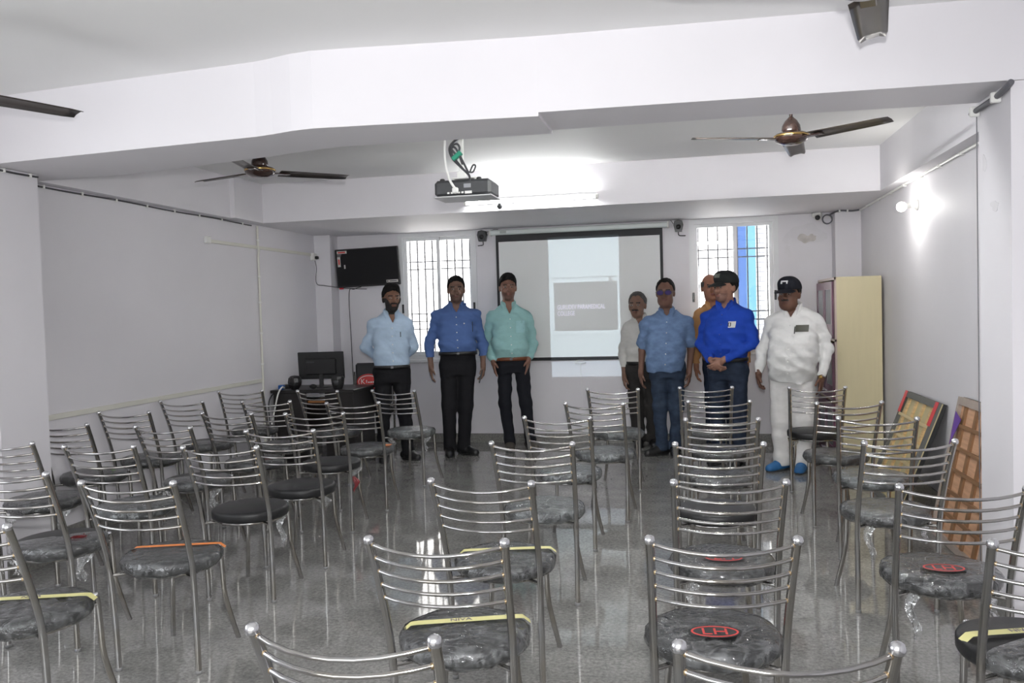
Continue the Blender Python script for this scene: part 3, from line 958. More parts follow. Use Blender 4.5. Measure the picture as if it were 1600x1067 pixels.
# ------------------------------------------------------------------ leaning boards on the right wall
def leaning_board(name, label, y0, y1, xb, xt, zt, face, frame, slatm, nv, nh, back):
    """stretcher-frame panel leaning on the right wall; y0 far end, y1 near end; local frame: u along the wall, w up the slope"""
    t = thing(name, label, 'board', (xb, (y0 + y1) / 2, 0))
    hw = abs(y1 - y0) / 2
    ln = math.hypot(xt - xb, zt)
    a = math.atan2(xt - xb, zt)
    # u -> -Y (towards the camera), w -> up the slope, n -> out to the room
    M = Matrix.Rotation(a, 4, 'Y') @ Matrix(((0, 0, -1, 0), (-1, 0, 0, 0), (0, 1, 0, 0), (0, 0, 0, 1)))
    MB().box(-hw, hw, 0, ln, -.004, .004, M=M).build('panel', face, t)
    e = .035
    for x0, x1, w0, w1 in ((-hw, -hw + e, 0, ln), (hw - e, hw, 0, ln), (-hw + e, hw - e, ln - e * 1.3, ln), (-hw + e, hw - e, 0, e)):
        MB().box(x0, x1, w0, w1, .004, .026, M=M).build('frame_rail', frame, t)
    MB().box(-hw - .002, hw + .002, -.0, ln + .002, -.03, -.004, M=M).build('canvas_back', back, t)
    for i in range(nv):
        x = -hw + e + (2 * hw - 2 * e) * (i + .5) / nv
        MB().box(x - .022, x + .022, e, ln - e, .004, .016, M=M).build('batten', slatm[0], t)
    for i in range(nh):
        w = e + (ln - 2 * e) * (i + 1) / (nh + 1)
        MB().box(-hw + e, hw - e, w - .011, w + .011, .016, .026, M=M).build('cross_slat', slatm[1], t)
    return t, M, hw, ln


PLY = mat('pale_plywood', (.50, .43, .24), .6, var=.12, scale=5)
t1, M1, hw1, ln1_ = leaning_board('framed_board', 'black framed board with pine battens and red corner tape leaning on right wall', -2.15, -3.02, 1.37, 1.655, .745, PLY, GREYF, (PINE, mat('pale_pine', (.62, .50, .28), .6)), 4, 4, BLACKF)
for s in (-1, 1):
    MB().box(s * (hw1 - .03) - .034, s * (hw1 - .03) + .034, ln1_ - .17, ln1_ + .001, .026, .0285, M=M1).build('corner_tape', RED, t1)
    MB().box(s * (hw1 - .03) - .034, s * (hw1 - .03) + .034, -.0, .12, .026, .0285, M=M1).build('corner_tape', RED, t1)
t2, M2, hw2, ln2_ = leaning_board('framed_board', 'reddish plywood board with brown slats leaning beside right pillar', -3.47, -4.35, 1.475, 1.648, .84, PINE2, mat('weathered_grey_wood', (.36, .30, .26), .7, var=.1, scale=9), (SLAT, SLAT), 4, 5, GREYF)
MB().prism([(-hw2 + .02, ln2_ - .09), (-hw2 + .15, ln2_ - .13), (-hw2 + .03, ln2_ - .30)], .0285, .03, 0, M2).build('purple_scrap', PURPLE2, t2)

# ------------------------------------------------------------------ steel chairs
HT = .83


def post_pts(s):
    return smooth_path([(s * .178, -.135, 0), (s * .180, -.142, .20), (s * .1835, -.158, .42), (s * .186, -.188, .55), (s * .190, -.243, .70), (s * .195, -.295, HT - .008)], 4)


def post_at(s, z):
    P = post_pts(s)
    for i in range(len(P) - 1):
        if P[i].z <= z <= P[i + 1].z:
            t = (z - P[i].z) / (P[i + 1].z - P[i].z)
            return P[i].lerp(P[i + 1], t)
    return P[-1]


def chair_parts():
    """prototype parts of one chair: list of (object, children)"""
    parts = []
    for s in (-1, 1):
        p = MB().tube(post_pts(s), .0122, 10).build('back_post', CHROME)
        kids = [MB().lathe([(.0124, -.012), (.0148, -.008), (.0156, 0), (.0128, .008), (.006, .012)], (s * .195, -.295, HT - .01), 14).build('cap', CHROME2)]
        kids.append(MB().lathe([(.013, 0), (.0135, .012), (.0118, .016)], (s * .178, -.135, 0), 10).build('foot_cap', RUBBER))
        parts.append((p, kids))
    for i in range(5):
        z = HT - .024 - i * .0435
        a, c = post_at(-1, z), post_at(1, z)
        drop = .016 - .0028 * i
        pts = []
        for k in range(9):
            u = k / 8
            w = 1 - (2 * u - 1) ** 2
            pts.append(a.lerp(c, u) + Vector((0, -.058 * w, -drop * w)))
        r = MB().tube(pts, .0058, 8).build('rung', CHROME)
        wl = []
        for q in (a, c):
            e = (pts[1] if q is a else pts[-2]) - q
            wl.append(MB().ball(q + e.normalized() * .0125, .0066, 6).build('weld', WELD))
        parts.append((r, wl))
    for s in (-1, 1):
        pts = smooth_path([(s * .118, .182, .438), (s * .120, .192, .41), (s * .122, .198, .33), (s * .128, .206, .2), (s * .160, .250, 0)], 4)
        g = MB().tube(pts, .0112, 10).build('front_leg', CHROME)
        parts.append((g, [MB().lathe([(.0115, 0), (.014, .004), (.008, .012)], (s * .118, .182, .438), 10).build('leg_cap', CHROME2)]))
    # ring under the seat, tied to the posts
    rgm = MB()
    ring = [(.165 * math.cos(2 * math.pi * k / 24), .165 * math.sin(2 * math.pi * k / 24), .405) for k in range(25)]
    rgm.tube(ring, .009, 8, caps=False)
    for s in (-1, 1):
        rgm.tube([(s * .183, -.157, .405), (s * .12, -.11, .405)], .008, 8)
        rgm.tube([(s * .120, .190, .405), (s * .10, .12, .405)], .008, 8)
    parts.append((rgm.build('seat_ring', CHROME), []))
    parts.append((MB().lathe([(.05, .410), (.175, .410), (.190, .414), (.196, .424), (.197, .452), (.193, .461), (.180, .466), (.001, .470)], n=32).build('seat', SEAT), []))
    return parts


def film_mesh(seed, full=True):
    """crinkled film shell over the seat"""
    rr = random.Random(seed)
    ph = [[rr.uniform(0, 6.28) for _ in range(4)] for _ in range(3)]
    n = 40
    prof = [(.06, .403), (.15, .402), (.19, .408), (.205, .425), (.206, .448), (.196, .464), (.165, .4715), (.09, .475), (.02, .4765)]
    v = []; f = []
    for j, (r, z) in enumerate(prof):
        for k in range(n):
            t = 2 * math.pi * k / n
            w = .5 * math.sin(9 * t + ph[0][0] + j) + .35 * math.sin(17 * t + ph[1][1] - j * 1.3) + .3 * math.sin(5 * t + ph[2][0])
            amp = (.004, .008, .009, .006, .004, .003, .002, .002, .001)[j]
            dz = w * amp * (.5 if j > 4 else .9)
            dr = max(-.003, w * amp) if 2 < j < 7 else w * amp
            if j > 4:
                dz = max(-.001, dz)
            v.append(((r + dr) * math.cos(t), (r + dr) * math.sin(t), z + dz + (rr.uniform(-.003, .003) if j < 3 else 0)))
    for j in range(len(prof) - 1):
        for k in range(n):
            a, c = j * n + k, j * n + (k + 1) % n
            if not full:
                t = 2 * math.pi * k / n + ph[0][1]
                if math.cos(t) > .15 + .3 * math.sin(3 * t):
                    continue
            f.append((a, c, c + n, a + n))
    if full:
        f.append(tuple(range(8 * n, 9 * n)))
    return MB().add(v, f, True)


def scrap_mesh(seed, ln=.10, w=.05):
    rr = random.Random(seed)
    v = []; f = []
    nx, nz = 6, 7
    for j in range(nz + 1):
        u = j / nz
        for i in range(nx + 1):
            s = i / nx - .5
            ww = w * (1 - .55 * u) * (1 + .3 * math.sin(u * 7 + seed))
            v.append((s * ww + .012 * math.sin(u * 6 + seed), .010 * math.sin(s * 14 + u * 5 + seed) + rr.uniform(-.003, .003), -u * ln * (1 + .15 * math.sin(s * 9 + seed))))
    for j in range(nz):
        for i in range(nx):
            a = j * (nx + 1) + i
            f.append((a, a + 1, a + nx + 2, a + nx + 1))
    return MB().add(v, f, True)


PROTO = chair_parts()
FILMS = [film_mesh(i).build('plastic_wrap', FILM) for i in range(3)] + [film_mesh(7).build('plastic_wrap', FILMB)]
HALF = [film_mesh(20 + i, False).build('plastic_wrap', FILM) for i in range(2)]
SCRAPS = [scrap_mesh(1, .11, .06).build('plastic_scrap', FILMB), scrap_mesh(2.7, .15, .05).build('plastic_scrap', FILMB), scrap_mesh(4.1, .07, .09).build('plastic_scrap', FILMB)]


def band_mesh(y, w, x0=-.20, x1=.20):
    """label strip lying across the seat and down its edge"""
    v = []; f = []
    n = 18
    for i in range(n + 1):
        x = x0 + (x1 - x0) * i / n
        for yy in (y - w / 2, y + w / 2):
            r = math.hypot(x, yy)
            z = .4775 if r < .17 else .4775 - (min(r, .2085) - .17) ** 2 / .0385 ** 2 * .03
            v.append((x, yy, z + .002))
    for i in range(n):
        f.append((2 * i, 2 * i + 2, 2 * i + 3, 2 * i + 1))
    return MB().add(v, f, True)


BAND_Y = band_mesh(0, .036).build('label_band', YELLOW)
BAND_O = band_mesh(0, .030).build('label_band', ORANGE)
BAND_R = band_mesh(0, .05, -.05, .03).build('label_band', ORANGE)
BAND_T = text_object('band_lettering', 'NIVA', .030, PURPLE, None, Matrix.Translation((-.02, 0, .481)), .0002)
OVAL = MB().lathe([(.078, .4795), (.078, .4805)], n=28, sy=.62, smooth=False).build('seat_logo', BLACK)
rg = MB()
for k in range(28):
    a0, a1 = 2 * math.pi * k / 28, 2 * math.pi * (k + 1) / 28
    rg.prism([(.07 * math.cos(a0), .042 * math.sin(a0)), (.07 * math.cos(a1), .042 * math.sin(a1)), (.064 * math.cos(a1), .037 * math.sin(a1)), (.064 * math.cos(a0), .037 * math.sin(a0))], .4806, .4812)
OVAL_R = rg.build('logo_ring', LOGORED)
OVAL_T = text_object('logo_lettering', 'LH', .068, LOGORED, None, Matrix.Translation((0, -.002, .4808)), .0003)
RFILM = scrap_mesh(5.2, .10, .04).build('printed_scrap', mat('dark_red_printed_film', (.22, .025, .03), .3))
GREENS = band_mesh(0, .02, .13, .16).build('green_label', mat('green_label', (.25, .55, .10), .5))

# id: (x, y, angle, film kind, extras, label)
CHAIRS = {
    'G': (-3.845, -2.06, 6, 0, '', 'steel chair, farthest in the column along the left wall'),
    'F': (-3.815, -2.87, -6, 'h1', '', 'steel chair with mostly bare black seat, second from back along left wall'),
    'E': (-3.866, -3.545, 1, 1, '', 'steel chair with wrapped seat, third from back along left wall'),
    'D': (-3.858, -4.165, 0, 2, 'g', 'steel chair with green label on seat, half hidden by left pillar'),
    'A': (-3.612, -4.90, 0, 0, 'c', 'steel chair cut by left picture edge in front of left pillar'),
    'Q': (-3.004, -2.13, -9, 1, '', 'steel chair directly in front of the computer desk'),
    'H': (-3.117, -2.91, 0, 2, '', 'steel chair second from back in second column from left wall'),
    'I': (-2.976, -3.64, -7, 0, 'r', 'steel chair with red print on wrapped seat, third in second column from left'),
    'J': (-3.02, -4.29, -6, 'h0', 'c', 'steel chair with torn cloudy plastic, fourth in second column from left'),
    'K': (-2.96, -4.99, 2, 3, '', 'steel chair with fully wrapped seat, fifth in second column from left wall'),
    'B': (-2.849, -5.70, 0, 'h1', 'rc', 'steel chair with red scrap on half-wrapped seat near left picture edge'),
    'R': (-2.326, -2.15, -9, 3, 'c', 'steel chair in front of the man with hands behind his back'),
    'P': (-2.387, -3.05, 3, 1, 'p', 'steel chair with bright orange sticker on its wrapped seat edge'),
    'O': (-2.404, -3.67, 4, None, 'hr', 'steel chair with bare black seat and red-printed plastic hanging below'),
    'N': (-2.256, -4.44, 4, None, 's', 'steel chair with clean bare black seat, fourth in third column from left'),
    'L': (-2.278, -5.00, 2, None, 's1', 'steel chair with bare black seat and limp plastic scrap below, fifth in third column'),
    'M': (-2.18, -5.85, 3, 0, 'o', 'steel chair with orange striped label across its wrapped seat'),
    'C': (-2.291, -6.52, 0, 1, 'y', 'steel chair with yellow label band, nearest at left picture edge'),
    'Y': (-.56, -2.21, -3, 3, '', 'steel chair nearest the screen in the column left of the aisle centre'),
    'X': (-.574, -3.187, -7, 3, '', 'steel chair second from the screen, cloudy wrapped seat, column under the screen'),
    'W': (-.732, -3.905, -4, 3, '', 'steel chair third from the screen, cloudy wrapped seat, column under the screen'),
    'V': (-.729, -4.844, -1, 3, '', 'steel chair fourth from the screen, cloudy wrapped seat, column under the screen'),
    'S': (-.739, -5.745, -4, 2, 'y', 'steel chair with yellow band and bunched film, third nearest in centre column'),
    'T': (-.702, -6.543, 1, 0, 'y', 'steel chair with yellow label band and rusty welds, second nearest in centre column'),
    'U': (-.672, -7.227, -2, 1, '', 'nearest centre steel chair, only its back rungs in frame'),
    'Z1': (.124, -2.135, 0, 1, '', 'steel chair in front of the man in royal blue shirt, farthest in its column'),
    'Z2': (.187, -3.095, 0, 0, '', 'steel chair second from back in the column before the royal blue shirt'),
    'Z3': (.159, -3.987, 2, 2, '', 'steel chair third from back in the column before the royal blue shirt'),
    'Z4': (.114, -4.839, 2, None, '', 'steel chair with bare black seat, fourth in column before royal blue shirt'),
    'Z5': (.108, -5.689, 4, 0, 'lc', 'steel chair with red oval seat logo, behind the nearest logo chair'),
    'Z6': (.049, -6.455, 5, 1, 'l', 'steel chair with large red oval logo on seat, second nearest right of centre'),
    'Z7': (.128, -7.179, 6, 2, '', 'nearest steel chair at bottom right, only its top rungs in frame'),
    'R1': (.937, -2.20, -2, None, 's', 'steel chair with bare seat and white scrap before the man in white'),
    'R2': (.924, -3.222, 7, 1, '', 'steel chair second from back in the right column near the cabinet'),
    'R3': (1.005, -3.96, -4, 3, '', 'steel chair third from back in the right column by leaning boards'),
    'R4': (.899, -4.764, 8, 2, 'c', 'steel chair fourth from back in the right column by leaning boards'),
    'R5': (.888, -5.733, -1, 0, 'lc', 'steel chair with dark red oval logo, right column before the pillar'),
    'R6': (.948, -6.421, 0, 'h0', 'y', 'steel chair with yellow band on half-bare seat at right picture edge'),
}
first = True
rnd = random.Random(11)


def add_part(src, parent, dx=0, dy=0, dz=0, rz=0, rx=0):
    c = link_copy(src, parent)
    c.matrix_basis = Matrix.Translation((dx, dy, dz)) @ Matrix.Rotation(rz, 4, 'Z') @ Matrix.Rotation(rx, 4, 'X') @ src.matrix_basis
    return c


for key, (x, y, a, film, ex, lab) in CHAIRS.items():
    t = thing('steel_chair', lab, 'chair', (x + .065 * math.sin(R(a)), y - .065 * math.cos(R(a)), 0), R(a), 'steel banquet chairs in rows')
    for p, kids in PROTO:
        c = link_copy(p, t)
        for k in kids:
            link_copy(k, c)
    if film is not None:
        src = HALF[int(film[1])] if isinstance(film, str) else FILMS[film]
        add_part(src, t, rz=0 if isinstance(film, str) else rnd.uniform(0, 6.28))
    if 'y' in ex:
        c = add_part(BAND_Y, t, dy=.035, rz=R(17)); add_part(BAND_T, c)
    if 'o' in ex:
        add_part(BAND_O, t, dy=.05, rz=R(14))
    if 'p' in ex:
        add_part(BAND_R, t, dx=.17, dy=-.02, dz=-.004, rz=R(90))
    if 'g' in ex:
        add_part(GREENS, t)
    if 'l' in ex:
        c = add_part(OVAL, t, dy=-.06); add_part(OVAL_R, c); add_part(OVAL_T, c)
    if 'h' in ex:
        add_part(SCRAPS[0], t, .17, -.02, .42); add_part(RFILM, t, .17, -.03, .36)
    if 'r' in ex and 'h' not in ex:
        add_part(RFILM, t, .10, -.03, .4745, rx=R(84))
    if 's1' in ex:
        add_part(SCRAPS[1], t, .16, .02, .41, rz=R(30))
    elif 's' in ex:
        add_part(SCRAPS[2], t, .15 if key != 'R1' else -.16, -.06, .415, rz=R(20))
    if 'c' in ex:
        add_part(SCRAPS[1 + len(key) % 2], t, -.12, -.13, .405, rz=R(-20)); add_part(SCRAPS[0], t, .16, -.06, .41, rz=R(30))
for p, kids in PROTO:
    for k in kids:
        bpy.data.objects.remove(k)
    bpy.data.objects.remove(p)
for o in FILMS + HALF + SCRAPS + [BAND_Y, BAND_O, BAND_R, BAND_T, OVAL, OVAL_R, OVAL_T, RFILM, GREENS]:
    bpy.data.objects.remove(o)

# ================================================================== people
class Field:
    """signed distance grid -> one continuous surface (surface nets)"""

    def __init__(s, lo, hi, h):
        s.h = h
        s.lo = np.array(lo, np.float32)
        n = np.ceil((np.array(hi) - np.array(lo)) / h).astype(int) + 1
        s.n = n
        s.F = np.full(tuple(n), .3, np.float32)
        s.ax = [(s.lo[i] + h * np.arange(n[i])).astype(np.float32) for i in range(3)]

    def sl(s, lo, hi, m):
        out = []
        for i in range(3):
            a = int(max(0, math.floor((lo[i] - m - s.lo[i]) / s.h)))
            b = int(min(s.n[i], math.ceil((hi[i] + m - s.lo[i]) / s.h) + 1))
            if b <= a:
                return None, None
            out.append(slice(a, b))
        g = (s.ax[0][out[0]][:, None, None], s.ax[1][out[1]][None, :, None], s.ax[2][out[2]][None, None, :])
        return tuple(out), g

    def put(s, fn, lo, hi, k=.02, mode='add'):
        sl, g = s.sl(lo, hi, max(.03, k * 1.3))
        if sl is None:
            return
        d = fn(*g).astype(np.float32)
        A = s.F[sl]
        if mode == 'add':
            h = np.maximum(k - np.abs(A - d), 0) / k
            s.F[sl] = np.minimum(A, d) - h * h * k * .25
        else:
            h = np.maximum(k - np.abs(A + d), 0) / k
            s.F[sl] = np.maximum(A, -d) + h * h * k * .25

    def cone(s, a, b, ra, rb, k=.02, mode='add', sc=None):
        a = np.array(a, float); b = np.array(b, float)
        ab = b - a; L2 = max(1e-9, ab @ ab)
        r = max(ra, rb)

        def fn(x, y, z):
            px, py, pz = x - a[0], y - a[1], z - a[2]
            t = np.clip((px * ab[0] + py * ab[1] + pz * ab[2]) / L2, 0, 1)
            dx, dy, dz = px - t * ab[0], py - t * ab[1], pz - t * ab[2]
            if sc is not None:
                dx = dx / sc[0]; dy = dy / sc[1]; dz = dz / sc[2]
            return np.sqrt(dx * dx + dy * dy + dz * dz) - (ra + (rb - ra) * t)
        m = r * (max(sc) if sc is not None else 1)
        s.put(fn, np.minimum(a, b) - m, np.maximum(a, b) + m, k, mode)

    def ell(s, c, r, k=.02, mode='add', Rm=None):
        c = np.array(c, float); r = np.array(r, float)

        def fn(x, y, z):
            px, py, pz = x - c[0], y - c[1], z - c[2]
            if Rm is not None:
                px, py, pz = (Rm[0, 0] * px + Rm[1, 0] * py + Rm[2, 0] * pz, Rm[0, 1] * px + Rm[1, 1] * py + Rm[2, 1] * pz, Rm[0, 2] * px + Rm[1, 2] * py + Rm[2, 2] * pz)
            k0 = np.sqrt((px / r[0]) ** 2 + (py / r[1]) ** 2 + (pz / r[2]) ** 2)
            k1 = np.sqrt((px / r[0] ** 2) ** 2 + (py / r[1] ** 2) ** 2 + (pz / r[2] ** 2) ** 2) + 1e-9
            return k0 * (k0 - 1) / k1
        m = max(r)
        s.put(fn, c - m, c + m, k, mode)

    def loft(s, prof, k=.02, off=0.0, e=2.3):
        """prof rows (z, xc, yc, a, b): superellipse sections"""
        P = np.array(prof, float)
        z0, z1 = P[0, 0], P[-1, 0]

        def fn(x, y, z):
            zz = np.clip(z, z0, z1).ravel()
            xc, yc, a, b = [np.interp(zz, P[:, 0], P[:, i])[None, None, :] for i in range(1, 5)]
            a = a + off; b = b + off
            q = (np.abs((x - xc) / a) ** e + np.abs((y - yc) / b) ** e) ** (1 / e)
            d = (q - 1) * np.minimum(a, b)
            dz = np.maximum(z0 - z, z - z1)
            return np.maximum(d, dz)
        w = P[:, 3].max() + off + .02
        d = P[:, 4].max() + off + .02
        s.put(fn, (P[:, 1].min() - w, P[:, 2].min() - d, z0), (P[:, 1].max() + w, P[:, 2].max() + d, z1), k)

    def crinkle(s, amp, sx, sy, sz, seed):
        r = np.random.RandomState(seed)
        X = s.ax[0][:, None, None]; Y = s.ax[1][None, :, None]; Z = s.ax[2][None, None, :]
        W = 0
        for i in range(4):
            p = r.uniform(0, 6.28, 3); q = r.uniform(.6, 1.5, 3)
            W = W + np.sin(X * sx * q[0] + p[0] + 1.5 * np.sin(Z * sz * .35 + p[1])) * np.sin(Z * sz * q[2] + p[2] + X * sx * .6 * q[1] + Y * sy)
        s.F += (amp * .5 * W).astype(np.float32)

    def mesh(s):
        F = s.F
        S = F < 0
        c = np.zeros(tuple(np.array(F.shape) - 1), np.int8)
        for i in (0, 1):
            for j in (0, 1):
                for k in (0, 1):
                    c += S[i:F.shape[0] - 1 + i, j:F.shape[1] - 1 + j, k:F.shape[2] - 1 + k]
        act = (c > 0) & (c < 8)
        I, J, K = np.nonzero(act)
        n = len(I)
        idx = np.full(act.shape, -1, np.int32)
        idx[I, J, K] = np.arange(n)
        pos = np.zeros((n, 3)); cnt = np.zeros(n)
        co = [(i, j, k) for i in (0, 1) for j in (0, 1) for k in (0, 1)]
        for a in co:
            for ax in range(3):
                if a[ax]:
                    continue
                b = list(a); b[ax] = 1
                f1 = F[I + a[0], J + a[1], K + a[2]]; f2 = F[I + b[0], J + b[1], K + b[2]]
                m = (f1 < 0) != (f2 < 0)
                t = np.where(m, f1 / np.where(m, f1 - f2, 1), 0)
                for d in range(3):
                    pos[:, d] += np.where(m, a[d] + (t if d == ax else 0), 0)
                cnt += m
        v = s.lo + s.h * (np.stack([I, J, K], 1) + pos / cnt[:, None])
        faces = []
        for ax in range(3):
            o = [d for d in range(3) if d != ax]
            A = [slice(None)] * 3; B = [slice(None)] * 3
            A[ax] = slice(0, -1); B[ax] = slice(1, None)
            d = S[tuple(A)] != S[tuple(B)]
            q = np.array(np.nonzero(d))
            ok = np.ones(q.shape[1], bool)
            for e in o:
                ok &= (q[e] > 0) & (q[e] < F.shape[e] - 1)
            q = q[:, ok]

            def cell(du, dv):
                p = [q[0].copy(), q[1].copy(), q[2].copy()]
                p[o[0]] -= du; p[o[1]] -= dv
                return idx[p[0], p[1], p[2]]
            Q = np.stack([cell(1, 1), cell(0, 1), cell(0, 0), cell(1, 0)], 1)
            ins = S[q[0], q[1], q[2]]
            if ax == 1:
                ins = ~ins
            Q = np.where(ins[:, None], Q, Q[:, ::-1])
            faces.append(Q)
        return v, np.concatenate(faces)


def np_mesh(name, v, f, mats, parent, mi=None):
    me = bpy.data.meshes.new(name)
    me.vertices.add(len(v)); me.vertices.foreach_set('co', np.ascontiguousarray(v, np.float32).ravel())
    me.loops.add(f.size); me.loops.foreach_set('vertex_index', np.ascontiguousarray(f, np.int32).ravel())
    me.polygons.add(len(f)); me.polygons.foreach_set('loop_start', np.arange(0, f.size, 4, dtype=np.int32))
    me.update(calc_edges=True)
    me.validate()
    me.polygons.foreach_set('use_smooth', np.ones(len(me.polygons), bool))
    for m in mats:
        me.materials.append(m)
    if mi is not None and len(me.polygons) == len(f):
        me.polygons.foreach_set('material_index', mi.astype(np.int32))
    me.update()
    o = bpy.data.objects.new(name, me)
    COL.objects.link(o)
    o.parent = parent
    return o


def rotz(a):
    c, s_ = math.cos(a), math.sin(a)
    return np.array([[c, -s_, 0], [s_, c, 0], [0, 0, 1]])


def rotx(a):
    c, s_ = math.cos(a), math.sin(a)
    return np.array([[1, 0, 0], [0, c, -s_], [0, s_, c]])


def unit(v):
    v = np.array(v, float)
    return v / np.linalg.norm(v)


def hand(F, w, d, thumb, palm, curl, hs=1.0):
    """palm and five fingers; w wrist, d along the hand, thumb side axis, palm normal"""
    w = np.array(w, float); d = unit(d); t = unit(np.array(thumb) - d * np.dot(thumb, d)); p = unit(palm)
    p = unit(p - d * np.dot(p, d) - t * np.dot(p, t))
    F.cone(w - d * .02, w + d * .03 * hs, .024 * hs, .026 * hs, .015)
    Rm = np.stack([t, p, d], 1)
    F.ell(w + d * .055 * hs, (.041 * hs, .0165 * hs, .052 * hs), .012, Rm=Rm)
    tips = []
    for i, (o, ln) in enumerate(((.030, .068), (.010, .077), (-.010, .072), (-.029, .056))):
        a = w + (d * .088 + t * o) * hs
        c1 = curl * (.75 + .12 * i)
        d1 = unit(d * math.cos(c1 * .6) + p * math.sin(c1 * .6) + t * o * 1.5)
        b = a + d1 * ln * .52 * hs
        d2 = unit(d * math.cos(c1 * 1.7) + p * math.sin(c1 * 1.7) + t * o * 1.2)
        c = b + d2 * ln * .48 * hs
        F.cone(a - d * .02, b, .0098 * hs, .0088 * hs, .005)
        F.cone(b, c, .0088 * hs, .0072 * hs, .004)
        tips.append(c)
    a = w + (d * .022 + t * .026) * hs
    d1 = unit(d * .62 + t * .62 + p * .35)
    b = a + d1 * .042 * hs
    c = b + unit(d * .9 + t * .2 + p * .35) * .032 * hs
    F.cone(a, b, .0135 * hs, .0108 * hs, .008)
    F.cone(b, c, .0108 * hs, .0085 * hs, .004)


HAIR = mat('black_hair', (.006, .0055, .0055), .75, spec=.2, var=.3, scale=60, bump=.3, bscale=90)
GREYHAIR = mat('greying_hair', (.05, .047, .045), .6, var=.6, scale=90, bump=.4, bscale=150)
EYEW = mat('eye_white', (.26, .22, .20), .4)
EYED = mat('dark_iris', (.01, .007, .006), .2)


def skin_set(name, c):
    c = tuple(min(.6, q * 1.32) for q in c)
    s_ = mat(name, c, .55, spec=.35, var=.10, scale=25)
    lips = mat(name + '_lips', (c[0] * .72, c[1] * .50, c[2] * .52), .5)
    brow = mat(name + '_brow', (.014, .011, .010), .7)
    stub = mat(name + '_stubble', (c[0] * .66, c[1] * .66, c[2] * .70), .7, var=.2, scale=120)
    beard = mat(name + '_beard', (.016, .013, .012), .75, var=.3, scale=120)
    return [s_, lips, brow, stub, beard, EYEW, EYED]


def cloth(name, c, rough=.8, var=.05, **k):
    return mat(name, c, rough, spec=.2, var=var, scale=14, bump=.6, bscale=13, stretch=(1, 1, 1.7), **k)


def patch(tree, parent, name, m, pts_fn, nu, nv, off, thick=.0015, direction=(0, 1, 0)):
    """thin patch that follows the cloth surface; pts_fn(u, v) -> (x, z) in the figure's frame, cast along +y"""
    v = []; f = []
    D = Vector(direction)
    last = None
    for j in range(nv + 1):
        for i in range(nu + 1):
            x, z = pts_fn(i / nu, j / nv)
            hit = tree.ray_cast(Vector((x, -.6, z)), D)
            y = hit[0].y if hit[0] is not None else (last if last is not None else -.12)
            last = y
            v.append((x, y - off, z))
    n = len(v)
    v += [(x, y + thick, z) for x, y, z in v]
    for j in range(nv):
        for i in range(nu):
            a = j * (nu + 1) + i
            f.append((a, a + 1, a + nu + 2, a + nu + 1))
            f.append((a + n, a + nu + 1 + n, a + nu + 2 + n, a + 1 + n))
    return MB().add(v, f, True).build(name, m, parent)


def rectfn(x0, x1, z0, z1):
    return lambda u, v: (x0 + (x1 - x0) * u, z0 + (z1 - z0) * v)


